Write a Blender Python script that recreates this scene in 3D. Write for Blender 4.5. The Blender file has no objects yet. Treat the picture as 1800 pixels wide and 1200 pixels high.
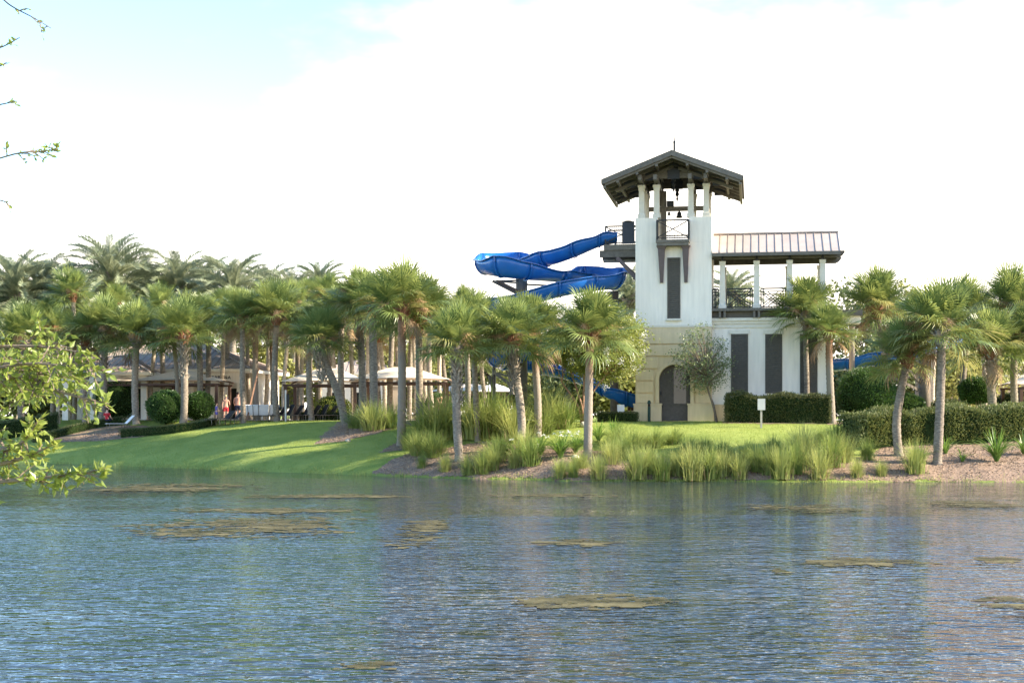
import bpy, math, random
from mathutils import Vector, Matrix, Euler, noise
import numpy as np
R = random.Random(11)
sc = bpy.context.scene
COL = sc.collection
PI = math.pi
rad = math.radians

# ------------------------------------------------------------------ camera, sky, sun, exposure
F, HZ, ZC = 2500.0, 730.0, 3.0          # focal length in photo pixels, horizon row, eye height above the lake
cd = bpy.data.cameras.new('camera'); cam = bpy.data.objects.new('camera', cd); COL.objects.link(cam)
cam.location = (0, 0, ZC); cam.rotation_euler = (PI/2, 0, 0)
cd.sensor_width = 36; cd.lens = 50; cd.shift_y = (HZ-600)/1800; cd.clip_end = 2000; cd.clip_start = .1
sc.camera = cam
SUN_AZ, SUN_EL = rad(-7), rad(29)        # azimuth measured from +X towards +Y
sd = Vector((math.cos(SUN_EL)*math.cos(SUN_AZ), math.cos(SUN_EL)*math.sin(SUN_AZ), math.sin(SUN_EL)))
W = bpy.data.worlds.new('World'); sc.world = W; W.use_nodes = True
nt = W.node_tree; nt.nodes.clear()
def N(t, kind, **kw):
    n = t.nodes.new(kind)
    for k, v in kw.items(): setattr(n, k, v)
    return n
def math_node(t, op, a, b=None, clamp=False):
    n = N(t, 'ShaderNodeMath', operation=op, use_clamp=clamp)
    for i, v in enumerate((a, b)):
        if v is None: continue
        if isinstance(v, (int, float)): n.inputs[i].default_value = v
        else: t.links.new(v, n.inputs[i])
    return n.outputs[0]
sky = N(nt, 'ShaderNodeTexSky', sky_type='NISHITA', sun_disc=False)
sky.sun_elevation = SUN_EL; sky.sun_rotation = PI/2 - SUN_AZ; sky.air_density = 1.0; sky.dust_density = .1; sky.ozone_density = 1.6
tc = N(nt, 'ShaderNodeTexCoord'); sx = N(nt, 'ShaderNodeSeparateXYZ'); nt.links.new(tc.outputs['Generated'], sx.inputs[0])
mp = N(nt, 'ShaderNodeMapping'); mp.inputs['Scale'].default_value = (1, 1, 2.2); nt.links.new(tc.outputs['Generated'], mp.inputs[0])
cn = N(nt, 'ShaderNodeTexNoise'); cn.inputs['Scale'].default_value = 3.2; cn.inputs['Detail'].default_value = 6; cn.inputs['Roughness'].default_value = .55
nt.links.new(mp.outputs[0], cn.inputs[0])
top = math_node(nt, 'MULTIPLY', math_node(nt, 'MINIMUM', sx.outputs[0], .1), .36)     # the cloud bank stands lower to the left
top = math_node(nt, 'ADD', top, .236)
d = math_node(nt, 'SUBTRACT', top, sx.outputs[2])
d = math_node(nt, 'ADD', d, math_node(nt, 'MULTIPLY', math_node(nt, 'SUBTRACT', cn.outputs[0], .5), .45))
mask = N(nt, 'ShaderNodeMapRange', interpolation_type='SMOOTHSTEP'); mask.inputs[1].default_value = -.05; mask.inputs[2].default_value = .07
nt.links.new(d, mask.inputs[0])
cn2 = N(nt, 'ShaderNodeTexNoise'); cn2.inputs['Scale'].default_value = 2.1; cn2.inputs['Detail'].default_value = 7; cn2.inputs['Roughness'].default_value = .6; nt.links.new(mp.outputs[0], cn2.inputs[0])
m2 = N(nt, 'ShaderNodeMapRange', interpolation_type='SMOOTHSTEP'); m2.inputs[1].default_value = .60; m2.inputs[2].default_value = .78; m2.inputs[4].default_value = .35; nt.links.new(cn2.outputs[0], m2.inputs[0])   # faint scattered clouds added overhead to brighten water reflections and fill light
allm = math_node(nt, 'MAXIMUM', mask.outputs[0], m2.outputs[0])
mx = N(nt, 'ShaderNodeMix', data_type='RGBA'); nt.links.new(allm, mx.inputs[0]); hsv = N(nt, 'ShaderNodeHueSaturation'); hsv.inputs['Saturation'].default_value = 1.12; nt.links.new(sky.outputs[0], hsv.inputs['Color']); nt.links.new(hsv.outputs[0], mx.inputs[6])
mx.inputs[7].default_value = (5.0, 4.6, 4.05, 1)
bg = N(nt, 'ShaderNodeBackground'); bg.inputs[1].default_value = .15; nt.links.new(mx.outputs[2], bg.inputs[0])
wo = N(nt, 'ShaderNodeOutputWorld'); nt.links.new(bg.outputs[0], wo.inputs[0])
sl = bpy.data.lights.new('sun', 'SUN'); so = bpy.data.objects.new('sun', sl); COL.objects.link(so)
sl.energy = 5.0; sl.angle = rad(.53); sl.color = (1, .88, .70)
so.rotation_euler = sd.to_track_quat('Z', 'Y').to_euler(); so.location = (60, 20, 60)
sc.view_settings.view_transform = 'Standard'; sc.view_settings.look = 'None'
sc.view_settings.exposure = 1.82; sc.view_settings.gamma = 1; sc.view_settings.use_curve_mapping = False

# ------------------------------------------------------------------ helpers
def P(x, y, D): return Vector(((x-900)*D/F, D, ZC+(HZ-y)*D/F))
def lerp(a, b, t): return a+(b-a)*t
def interp(x, pts):
    if x <= pts[0][0]: return pts[0][1]
    for (a, va), (b, vb) in zip(pts, pts[1:]):
        if x <= b: return lerp(va, vb, (x-a)/(b-a))
    return pts[-1][1]
def nz(x, y, z=0, s=1.0): return noise.noise(Vector((x*s, y*s, z*s)))
SHORE = [(-150, 135), (-60, 108), (-40, 97), (-26, 87), (-12, 75), (-4, 69), (2.6, 65.2), (12, 64.4), (23, 64.4), (45, 66), (150, 90)]
def shore(X): return interp(X, SHORE) + .35*nz(X, 3.3, 0, .45) + .12*nz(X, 9.3, 0, 1.7)
PROF = [(-40, -3), (-6, -1.3), (-1, -.35), (0, -.03), (.35, .16), (.9, .36), (2, .72), (3.5, 1.02), (5.5, 1.36), (9.5, 2.08), (13, 2.58), (15, 2.66), (18, 2.66)]
ZP = 2.66
def gz(X, Y):
    s = Y - shore(X)
    near = 0
    if Y < 20:                                            # the bank the photographer stands on
        return interp(Y, [(-60, 1.9), (2, 1.5), (8, 1.1), (12, .1), (14, -.5), (20, -1.5)])
    z = interp(s, PROF)
    if 0 < s < 15: z += .05*nz(X, Y, 5, .35)*min(1, s/2)
    return z
def G(x, y, lo=60.0, hi=110.0):
    """point where the sight line through photo pixel x, y meets the ground"""
    D = lo
    while D < hi:
        p = P(x, y, D)
        if p.z <= gz(p.x, p.y): return Vector((p.x, p.y, gz(p.x, p.y)))
        D += .05
    return Vector((P(x, y, hi).x, hi, ZP))
def B(x, D):                                             # a spot on the flat ground beyond the lawn
    X = (x-900)*D/F
    return Vector((X, D, gz(X, D)))

class MB:
    def __init__(s): s.v = []; s.f = []
    def add(s, vs, fs):
        o = len(s.v); s.v += [tuple(v) for v in vs]; s.f += [tuple(i+o for i in f) for f in fs]; return s
    def box(s, x0, y0, z0, x1, y1, z1):
        return s.add([(x0,y0,z0),(x1,y0,z0),(x1,y1,z0),(x0,y1,z0),(x0,y0,z1),(x1,y0,z1),(x1,y1,z1),(x0,y1,z1)],
                     [(0,3,2,1),(4,5,6,7),(0,1,5,4),(1,2,6,5),(2,3,7,6),(3,0,4,7)])
    def bar(s, a, b, w, h=None, up=(0,0,1)):
        a, b = Vector(a), Vector(b); h = h or w; d = (b-a).normalized(); up = Vector(up)
        if abs(d.dot(up)) > .99: up = Vector((0,1,0))
        r = d.cross(up).normalized(); u = r.cross(d)
        vs = [p + r*sx*w/2 + u*sy*h/2 for p in (a, b) for sx, sy in ((-1,-1),(1,-1),(1,1),(-1,1))]
        return s.add(vs, [(0,1,2,3),(7,6,5,4),(0,4,5,1),(1,5,6,2),(2,6,7,3),(3,7,4,0)])
    def tube(s, pts, rs, n=8, cap=True):
        pts = [Vector(p) for p in pts]
        if isinstance(rs, (int, float)): rs = [rs]*len(pts)
        o = len(s.v); prev = None
        for i, p in enumerate(pts):
            d = (pts[min(i+1, len(pts)-1)]-pts[max(i-1, 0)]).normalized()
            ref = prev if prev is not None else (Vector((1,0,0)) if abs(d.x) < .8 else Vector((0,1,0)))
            u = (ref - d*ref.dot(d)).normalized(); w = d.cross(u); prev = u
            for k in range(n):
                a = 2*PI*k/n; s.v.append(tuple(p + (u*math.cos(a)+w*math.sin(a))*rs[i]))
        for i in range(len(pts)-1):
            for k in range(n):
                a, b = o+i*n+k, o+i*n+(k+1) % n; s.f.append((a, b, b+n, a+n))
        if cap: s.f.append(tuple(o+k for k in range(n-1, -1, -1))); s.f.append(tuple(o+(len(pts)-1)*n+k for k in range(n)))
        return s
    def lathe(s, prof, c=(0,0,0), n=12):
        return s.tube([Vector(c)+Vector((0,0,z)) for r, z in prof], [max(r, .001) for r, z in prof], n)
    def prism(s, poly, y0, y1):                          # polygon in x, z pushed through y
        n = len(poly)
        vs = [(x, y0, z) for x, z in poly]+[(x, y1, z) for x, z in poly]
        return s.add(vs, [tuple(range(n)), tuple(range(2*n-1, n-1, -1))]+[(i, i+n, (i+1) % n+n, (i+1) % n) for i in range(n)])
    def mesh(s, name, m, smooth=False):
        me = bpy.data.meshes.new(name); me.from_pydata(s.v, [], s.f); me.materials.append(m)
        if smooth: me.polygons.foreach_set('use_smooth', [True]*len(me.polygons))
        me.update(); return me
    def build(s, name, m, parent=None, smooth=False, loc=None):
        return obj(name, s.mesh(name, m, smooth), parent, loc)
def obj(name, me, parent=None, loc=None, rot=None, scale=None):
    o = bpy.data.objects.new(name, me); COL.objects.link(o)
    if parent is not None: o.parent = parent
    if loc is not None: o.location = loc
    if rot is not None: o.rotation_euler = rot
    if scale is not None: o.scale = (scale,)*3 if isinstance(scale, (int, float)) else scale
    return o
def tag(o, label, cat, group=None):
    o['label'] = label; o['category'] = cat
    if group: o['group'] = group
    return o
def thing(name, label, cat, loc=(0,0,0), rz=0, group=None): return tag(obj(name, None, None, loc, (0,0,rz)), label, cat, group)
def athing(*a): o = thing(*a); o['kind'] = 'thing'; return o
def struct(o, kind='structure'): o['kind'] = kind; return o
ORD = ['first','second','third','fourth','fifth','sixth','seventh','eighth','ninth','tenth','eleventh','twelfth','thirteenth','fourteenth','fifteenth',
       'sixteenth','seventeenth','eighteenth','nineteenth','twentieth','twenty-first','twenty-second','twenty-third','twenty-fourth','twenty-fifth','twenty-sixth','twenty-seventh','twenty-eighth','twenty-ninth','thirtieth','thirty-first','thirty-second','thirty-third','thirty-fourth']

# ------------------------------------------------------------------ materials
def base_mat(name):
    m = bpy.data.materials.new(name); m.use_nodes = True; t = m.node_tree
    return m, t, t.nodes['Principled BSDF']
def nmat(name, col, rough=.7, scale=6, var=.25, bump=0, bscale=40, metal=0, spec=.3, col2=None, coords='Object', stretch=(1,1,1), big=.15, rnd=0):
    m, t, b = base_mat(name); L = t.links
    c = N(t, 'ShaderNodeTexCoord'); mp = N(t, 'ShaderNodeMapping'); mp.inputs['Scale'].default_value = stretch; L.new(c.outputs[coords], mp.inputs[0])
    n1 = N(t, 'ShaderNodeTexNoise'); n1.inputs['Scale'].default_value = scale; n1.inputs['Detail'].default_value = 5; L.new(mp.outputs[0], n1.inputs[0])
    r = N(t, 'ShaderNodeMapRange'); r.inputs[1].default_value = .3; r.inputs[2].default_value = .7; L.new(n1.outputs[0], r.inputs[0])
    x = N(t, 'ShaderNodeMix', data_type='RGBA'); L.new(r.outputs[0], x.inputs[0])
    a = [v*(1-var) for v in col]; e = [min(v*(1+var), 1) for v in col] if col2 is None else col2
    x.inputs[6].default_value = (*a, 1); x.inputs[7].default_value = (*e, 1)
    n2 = N(t, 'ShaderNodeTexNoise'); n2.inputs['Scale'].default_value = scale*.13; n2.inputs['Detail'].default_value = 4; L.new(c.outputs[coords], n2.inputs[0])
    h = N(t, 'ShaderNodeHueSaturation'); L.new(x.outputs[2], h.inputs['Color'])
    v = math_node(t, 'MULTIPLY_ADD', n2.outputs[0], big*2); t.nodes[-1].inputs[2].default_value = 1-big
    if rnd:
        oi = N(t, 'ShaderNodeObjectInfo'); v2 = math_node(t, 'MULTIPLY_ADD', oi.outputs['Random'], rnd*2); t.nodes[-1].inputs[2].default_value = 1-rnd
        v = math_node(t, 'MULTIPLY', v, v2)
    L.new(v, h.inputs['Value']); L.new(h.outputs[0], b.inputs['Base Color'])
    b.inputs['Roughness'].default_value = rough; b.inputs['Metallic'].default_value = metal; b.inputs['Specular IOR Level'].default_value = spec
    if bump:
        n3 = N(t, 'ShaderNodeTexNoise'); n3.inputs['Scale'].default_value = bscale; n3.inputs['Detail'].default_value = 4; L.new(mp.outputs[0], n3.inputs[0])
        bp = N(t, 'ShaderNodeBump'); bp.inputs['Strength'].default_value = bump; bp.inputs['Distance'].default_value = .05
        L.new(n3.outputs[0], bp.inputs['Height']); L.new(bp.outputs[0], b.inputs['Normal'])
    return m
def leafmat(name, c1, c2, trans=.35, rough=.45, spec=.35, hue=.02):
    m, t, b = base_mat(name); L = t.links
    g = N(t, 'ShaderNodeNewGeometry'); oi = N(t, 'ShaderNodeObjectInfo')
    f = math_node(t, 'ADD', math_node(t, 'MULTIPLY', g.outputs['Random Per Island'], .6), math_node(t, 'MULTIPLY', oi.outputs['Random'], .4))
    x = N(t, 'ShaderNodeMix', data_type='RGBA'); L.new(f, x.inputs[0]); x.inputs[6].default_value = (*c1, 1); x.inputs[7].default_value = (*c2, 1)
    L.new(x.outputs[2], b.inputs['Base Color']); b.inputs['Roughness'].default_value = rough; b.inputs['Specular IOR Level'].default_value = spec
    tr = N(t, 'ShaderNodeBsdfTranslucent'); hs = N(t, 'ShaderNodeHueSaturation'); hs.inputs['Hue'].default_value = .5-hue; hs.inputs['Value'].default_value = 1.5
    L.new(x.outputs[2], hs.inputs['Color']); L.new(hs.outputs[0], tr.inputs[0])
    ms = N(t, 'ShaderNodeMixShader'); ms.inputs[0].default_value = trans; L.new(b.outputs[0], ms.inputs[1]); L.new(tr.outputs[0], ms.inputs[2])
    L.new(ms.outputs[0], t.nodes['Material Output'].inputs[0])
    return m
M = dict(
    white=nmat('white_stucco', (.80,.735,.62), .85, 1.6, .075, .25, 60, big=.16, stretch=(3,3,.35), rnd=0),
    beige=nmat('beige_stucco', (.62,.50,.31), .85, 1.6, .08, .25, 60, big=.16, stretch=(3,3,.4)),
    trim=nmat('cream_trim', (.66,.61,.50), .8, 5, .06, .1, 50, big=.08),
    groove=nmat('groove_stucco', (.44,.37,.25), .9, 5, .1),
    bronze=nmat('dark_bronze_paint', (.075,.066,.058), .5, 6, .15, rnd=.08),
    brownpaint=nmat('purple_brown_paint', (.115,.088,.085), .55, 5, .12),
    timber=nmat('painted_timber', (.13,.115,.092), .65, 6, .18, .1, 40, rnd=.15),
    roofboard=nmat('roof_boards', (.10,.09,.075), .75, 6, .2, rnd=.12),
    gusset=nmat('blue_black_steel', (.03,.035,.045), .5, 5, .1),
    iron=nmat('black_iron', (.016,.018,.02), .45, 8, .15),
    copper=nmat('copper_roof', (.40,.335,.29), .5, 1.2, .08, big=.14, rnd=.07),
    seam=nmat('roof_seam', (.33,.27,.23), .55, 5, .1),
    tinroof=nmat('brown_metal_roof', (.34,.275,.225), .7, 2, .1, spec=.15, big=.12, rnd=.05),
    louvre=nmat('shutter_paint', (.088,.078,.06), .55, 8, .12),
    blue=nmat('blue_gelcoat', (.013,.115,.39), .25, 2, .10, spec=.5, big=.12),
    steel=nmat('grey_steel', (.25,.25,.24), .5, 6, .15),
    pole=nmat('brown_concrete_pole', (.17,.14,.115), .8, 5, .15, .2, 30),
    bark=nmat('palm_bark', (.25,.21,.165), .98, 5, .42, 1.0, 11, stretch=(1,1,3.2), rnd=.22, big=.3, spec=.1),
    redbark=nmat('red_palm_bark', (.31,.185,.115), .95, 7, .3, .8, 14, stretch=(1,1,2.2), rnd=.2),
    boot=nmat('palm_boots', (.27,.235,.19), .95, 9, .4, .4, 30, rnd=.2),
    redboot=nmat('red_palm_boots', (.25,.12,.065), .95, 9, .4, .4, 30),
    wood=nmat('tree_bark', (.17,.13,.095), .95, 9, .3, .6, 20),
    redwood=nmat('myrtle_bark', (.30,.17,.11), .8, 6, .25, .2, 20),
    mulch=nmat('bark_mulch', (.24,.165,.115), .98, 14, .4, .9, 22, big=.2),
    deck=nmat('pool_paving', (.62,.54,.46), .85, 3, .08, .1, 30),
    paver=nmat('brick_paver', (.33,.215,.18), .9, 5, .15, .2, 40, rnd=.2),
    canvas=nmat('tan_canvas', (.68,.56,.42), .85, 3, .06, big=.08),
    brownpost=nmat('brown_post', (.085,.045,.03), .6, 6, .15),
    sling=nmat('black_sling', (.022,.022,.024), .8, 9, .2),
    whitesling=nmat('white_sling', (.78,.78,.76), .8, 8, .05),
    frame=nmat('chair_frame', (.16,.14,.11), .5, 6, .1, metal=.3),
    skin=nmat('tanned_skin', (.50,.27,.19), .6, 6, .08), skin2=nmat('pale_skin', (.60,.38,.28), .6, 6, .08),
    hair=nmat('brown_hair', (.07,.045,.03), .7, 30, .3), blond=nmat('blond_hair', (.55,.43,.24), .7, 30, .2),
    navy=nmat('navy_cloth', (.02,.025,.05), .9, 8, .15), red=nmat('red_cloth', (.45,.03,.04), .9, 8, .15), purple=nmat('purple_cloth', (.16,.12,.38), .9, 8, .15),
    rock=nmat('pale_rock', (.50,.45,.37), .9, 4, .2, .4, 10),
    signwhite=nmat('sign_back', (.50,.50,.48), .5, 5, .06), signpost=nmat('sign_post_wood', (.40,.37,.31), .8, 8, .15),
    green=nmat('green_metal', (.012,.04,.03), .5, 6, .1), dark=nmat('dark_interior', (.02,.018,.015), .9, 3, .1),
    tanwall=nmat('tan_wall', (.58,.47,.35), .85, 3, .06, .1, 40),
    inner=nmat('inner_foliage_shade', (.02,.034,.012), 1.0, 6, .4, spec=0),  # shade deep inside bushes and hedges, put in as near-black green
    blackprint=nmat('black_letters', (.02,.02,.02), .6, 6, .05),
    sabal=leafmat('sabal_leaf', (.06,.11,.03), (.27,.31,.085), .30, .40, .4),
    sabalyel=leafmat('sabal_leaf_yellow', (.19,.20,.06), (.27,.26,.085), .35, .45, .35),
    deadfrond=leafmat('dead_frond', (.24,.16,.085), (.33,.24,.14), .15, .8, .1),
    date=leafmat('date_leaf', (.14,.175,.10), (.27,.295,.18), .28, .45, .4),
    seed=leafmat('seed_stalk', (.35,.22,.11), (.46,.32,.18), .15, .8, .1),
    oak=leafmat('oak_leaf', (.12,.17,.03), (.27,.31,.07), .4, .35, .45),
    bush=leafmat('bush_leaf', (.03,.075,.015), (.065,.13,.028), .25, .4, .4),
    hedge=leafmat('hedge_leaf', (.055,.075,.025), (.115,.125,.045), .25, .5, .3),
    brownhedge=leafmat('bronze_hedge_leaf', (.06,.10,.028), (.165,.175,.055), .25, .5, .3),
    myrtle=leafmat('myrtle_leaf', (.10,.145,.028), (.23,.255,.06), .4, .45, .3),
    olive=leafmat('olive_leaf', (.10,.145,.055), (.21,.25,.11), .3, .45, .4),
    wild=leafmat('wood_leaf', (.065,.095,.03), (.15,.17,.055), .3, .5, .3),
    wildlight=leafmat('light_wood_leaf', (.17,.19,.05), (.30,.30,.09), .35, .5, .3),
    petal=leafmat('white_petal', (.75,.75,.68), (.85,.85,.80), .3, .6, .2, 0),
    gold=leafmat('grass_blade_gold', (.19,.25,.06), (.34,.36,.12), .4, .55, .25),
    ggreen=leafmat('grass_blade_green', (.12,.19,.04), (.24,.29,.08), .4, .5, .25),
    straw=leafmat('straw_blade', (.36,.27,.14), (.45,.36,.2), .3, .7, .15),
    lily=leafmat('lily_leaf', (.07,.15,.025), (.17,.28,.05), .35, .35, .45),
    blade=leafmat('lawn_blade', (.15,.22,.04), (.28,.33,.08), .4, .5, .2),
)
# lawn
m, t, b = base_mat('lawn'); L = t.links
c = N(t, 'ShaderNodeTexCoord'); n1 = N(t, 'ShaderNodeTexNoise'); n1.inputs['Scale'].default_value = .5; n1.inputs['Detail'].default_value = 8; n1.inputs['Roughness'].default_value = .65; L.new(c.outputs['Object'], n1.inputs[0])
cr = N(t, 'ShaderNodeValToRGB'); L.new(n1.outputs[0], cr.inputs[0]); e = cr.color_ramp.elements
e[0].position = .3; e[0].color = (.16,.215,.042,1); e[1].position = .72; e[1].color = (.30,.335,.085,1)
n2 = N(t, 'ShaderNodeTexNoise'); n2.inputs['Scale'].default_value = 25; n2.inputs['Detail'].default_value = 6; L.new(c.outputs['Object'], n2.inputs[0])
x = N(t, 'ShaderNodeMix', data_type='RGBA', blend_type='OVERLAY'); x.inputs[0].default_value = .45; L.new(cr.outputs[0], x.inputs[6]); L.new(n2.outputs['Color'], x.inputs[7])
hs = N(t, 'ShaderNodeHueSaturation'); hs.inputs['Saturation'].default_value = 1.0; L.new(x.outputs[2], hs.inputs['Color'])
L.new(cr.outputs[0], b.inputs['Base Color']); b.inputs['Roughness'].default_value = .9; b.inputs['Specular IOR Level'].default_value = .15
bp = N(t, 'ShaderNodeBump'); bp.inputs['Strength'].default_value = .7; bp.inputs['Distance'].default_value = .05; L.new(n2.outputs[0], bp.inputs['Height']); L.new(bp.outputs[0], b.inputs['Normal'])
M['lawn'] = m
# water
m, t, b = base_mat('lake_water'); L = t.links
c = N(t, 'ShaderNodeTexCoord')
def wnoise(off, scale, stretch, rot, detail=3, dist=0):
    ad = N(t, 'ShaderNodeVectorMath', operation='ADD'); ad.inputs[1].default_value = off; L.new(c.outputs['Object'], ad.inputs[0])
    mp = N(t, 'ShaderNodeMapping'); mp.inputs['Scale'].default_value = stretch; mp.inputs['Rotation'].default_value = (0, 0, rot); L.new(ad.outputs[0], mp.inputs[0])
    n = N(t, 'ShaderNodeTexNoise'); n.inputs['Scale'].default_value = scale; n.inputs['Detail'].default_value = detail; n.inputs['Distortion'].default_value = dist; L.new(mp.outputs[0], n.inputs[0]); return n.outputs[0]
def wave(off):                                            # wavelets: a slow chop, ripples and fine cat's paws
    h = math_node(t, 'MULTIPLY', wnoise(off, 2.3, (.55,1.3,1), rad(10), 2, .5), .135)
    h = math_node(t, 'ADD', h, math_node(t, 'MULTIPLY', wnoise(off, 6.0, (.6,1.25,1), rad(-12), 2, .3), .055))
    return math_node(t, 'ADD', h, math_node(t, 'MULTIPLY', wnoise(off, .35, (.7,1.2,1), rad(25), 1), .16))
e_ = .03; h0, hx, hy = wave((0,0,0)), wave((e_,0,0)), wave((0,e_,0))
patch = N(t, 'ShaderNodeMapRange'); patch.inputs[1].default_value = .35; patch.inputs[2].default_value = .65; patch.inputs[3].default_value = .32; patch.inputs[4].default_value = 1.3
L.new(wnoise((0,0,0), .07, (.5,1.5,1), .2, 3, .6), patch.inputs[0])
sy_ = N(t, 'ShaderNodeSeparateXYZ'); L.new(c.outputs['Object'], sy_.inputs[0])                      # the water lies calmer in the lee of the planted bank
lee = N(t, 'ShaderNodeMapRange', interpolation_type='SMOOTHSTEP'); lee.inputs[1].default_value = 26; lee.inputs[2].default_value = 58; lee.inputs[3].default_value = 1.15; lee.inputs[4].default_value = .32; L.new(sy_.outputs[1], lee.inputs[0])
amp = math_node(t, 'MULTIPLY', patch.outputs[0], lee.outputs[0])
cx_ = N(t, 'ShaderNodeCombineXYZ'); cx_.inputs[2].default_value = 1
for i, hh in enumerate((hx, hy)): L.new(math_node(t, 'MULTIPLY', math_node(t, 'MULTIPLY', math_node(t, 'SUBTRACT', h0, hh), 1/e_), amp), cx_.inputs[i])
nn_ = N(t, 'ShaderNodeVectorMath', operation='NORMALIZE'); L.new(cx_.outputs[0], nn_.inputs[0]); L.new(nn_.outputs[0], b.inputs['Normal'])
b.inputs['Base Color'].default_value = (.026,.036,.042,1); b.inputs['Roughness'].default_value = .04; b.inputs['IOR'].default_value = 1.36; b.inputs['Specular IOR Level'].default_value = .5
M['water'] = m
M['algae'] = nmat('algae_crust', (.042,.045,.02), .9, 1.3, .5, .8, 10, col2=(.145,.125,.065), stretch=(.5,1,1), big=.35, spec=.08)
m = M['redbark']; t = m.node_tree; b = t.nodes['Principled BSDF']; old = b.inputs['Base Color'].links[0].from_socket
tcg = N(t, 'ShaderNodeTexCoord'); sg_ = N(t, 'ShaderNodeSeparateXYZ'); t.links.new(tcg.outputs['Generated'], sg_.inputs[0])
mr = N(t, 'ShaderNodeMapRange', interpolation_type='SMOOTHSTEP'); mr.inputs[1].default_value = .60; mr.inputs[2].default_value = .88; t.links.new(sg_.outputs[2], mr.inputs[0])
xg = N(t, 'ShaderNodeMix', data_type='RGBA'); t.links.new(mr.outputs[0], xg.inputs[0]); xg.inputs[6].default_value = (.25,.21,.165,1); t.links.new(old, xg.inputs[7]); t.links.new(xg.outputs[2], b.inputs['Base Color'])
m = M['algae']; t = m.node_tree; b = t.nodes['Principled BSDF']; tca = N(t, 'ShaderNodeTexCoord')
na = N(t, 'ShaderNodeTexNoise'); na.inputs['Scale'].default_value = 2.2; na.inputs['Detail'].default_value = 7; na.inputs['Roughness'].default_value = .7; t.links.new(tca.outputs['Object'], na.inputs[0])
ra = N(t, 'ShaderNodeMapRange', interpolation_type='SMOOTHSTEP'); ra.inputs[1].default_value = .33; ra.inputs[2].default_value = .52; t.links.new(na.outputs[0], ra.inputs[0]); t.links.new(ra.outputs[0], b.inputs['Alpha'])
m, t, b = base_mat('door_glass'); b.inputs['Base Color'].default_value = (.05,.055,.05,1); b.inputs['Roughness'].default_value = .03; b.inputs['Specular IOR Level'].default_value = .5; b.inputs['IOR'].default_value = 1.5
M['glass'] = m

# ------------------------------------------------------------------ ground, lake, beds, paving
def sheet(name, m, xs, ys, zf, smooth=True):
    v = [(x, y, zf(x, y)) for y in ys for x in xs]; n = len(xs)
    f = [(j*n+i, j*n+i+1, (j+1)*n+i+1, (j+1)*n+i) for j in range(len(ys)-1) for i in range(n-1)]
    me = bpy.data.meshes.new(name); me.from_pydata(v, [], f); me.materials.append(m)
    if smooth: me.polygons.foreach_set('use_smooth', [True]*len(f))
    return struct(obj(name, me))
def arange(a, b, s):
    n = int(round((b-a)/s)); return [a+(b-a)*i/n for i in range(n+1)]
xs = [-900,-500,-300,-200,-150,-110,-80,-60]+arange(-50, 50, .5)+[60,80,110,150,200,300,500,900]
ys = [-200,-100,-60,-20,0,2,4,6,8,9,10,11,12,13,14,16,20,30,45,55,60]+arange(62, 112, .5)+[116,122,130,140,160,200,300,500,900,1500]
sheet('ground', M['lawn'], xs, ys, gz)
sheet('lake', M['water'], [-900,-200,-60,0,60,200,900], [-100,0,30,60,140,200], lambda x, y: 0.0, False)
def inside(x, y, poly):
    r = False; n = len(poly)
    for i in range(n):
        (x1, y1), (x2, y2) = poly[i], poly[(i+1) % n]
        if (y1 > y) != (y2 > y) and x < (x2-x1)*(y-y1)/(y2-y1)+x1: r = not r
    return r
def bed(name, m, poly, step=.14, lift=.018, wob=.25, kind='structure'):
    x0, x1 = min(p[0] for p in poly), max(p[0] for p in poly); y0, y1 = min(p[1] for p in poly), max(p[1] for p in poly)
    idx = {}; v = []; f = []
    def vid(i, j):
        if (i, j) not in idx:
            X, Y = x0+i*step, y0+j*step; idx[(i, j)] = len(v); v.append((X, Y, gz(X, Y)+lift+.012*nz(X, Y, 1, 5)))
        return idx[(i, j)]
    for i in range(int((x1-x0)/step)+1):
        for j in range(int((y1-y0)/step)+1):
            X, Y = x0+(i+.5)*step, y0+(j+.5)*step
            if inside(X+wob*nz(X, Y, 0, 1.1), Y+wob*nz(X, Y, 7, 1.1), poly): f.append((vid(i,j), vid(i+1,j), vid(i+1,j+1), vid(i,j+1)))
    me = bpy.data.meshes.new(name); me.from_pydata(v, [], f); me.materials.append(m); me.polygons.foreach_set('use_smooth', [True]*len(f))
    return struct(obj(name, me), kind)
def sp(X, s): return (X, shore(X)+s)
shorebed = [sp(X, .12) for X in arange(-7, 36, 1)] + [sp(36,9), sp(28,9), sp(20,8), sp(18.5,6.5), sp(17,3.4), sp(14,2.3), sp(11,2.0), sp(8,2.3), sp(6.5,4.5), sp(3.5,5), sp(1,6), sp(-1.5,7), sp(-3,5.4), sp(-5.4,3.4)]
bed('mulch_bed', M['mulch'], shorebed)
g = lambda *pts: [tuple(G(x, y)[:2]) for x, y in pts]
bed('mulch_bed', M['mulch'], g((85,778),(150,776),(245,768),(300,760),(250,748))+[tuple(B(150,101)[:2]), tuple(B(95,99)[:2])])
bed('mulch_bed', M['mulch'], g((553,781),(600,776),(660,763),(725,747))+[tuple(B(720,88)[:2]), tuple(B(610,90)[:2])])
bed('mulch_bed', M['mulch'], g((662,796),(720,790),(760,775),(790,760),(720,768)))
bed('mulch_bed', M['mulch'], g((1270,744),(1360,745),(1500,746))+[tuple(B(1500,82)[:2]), tuple(B(1270,80.2)[:2])])
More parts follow.
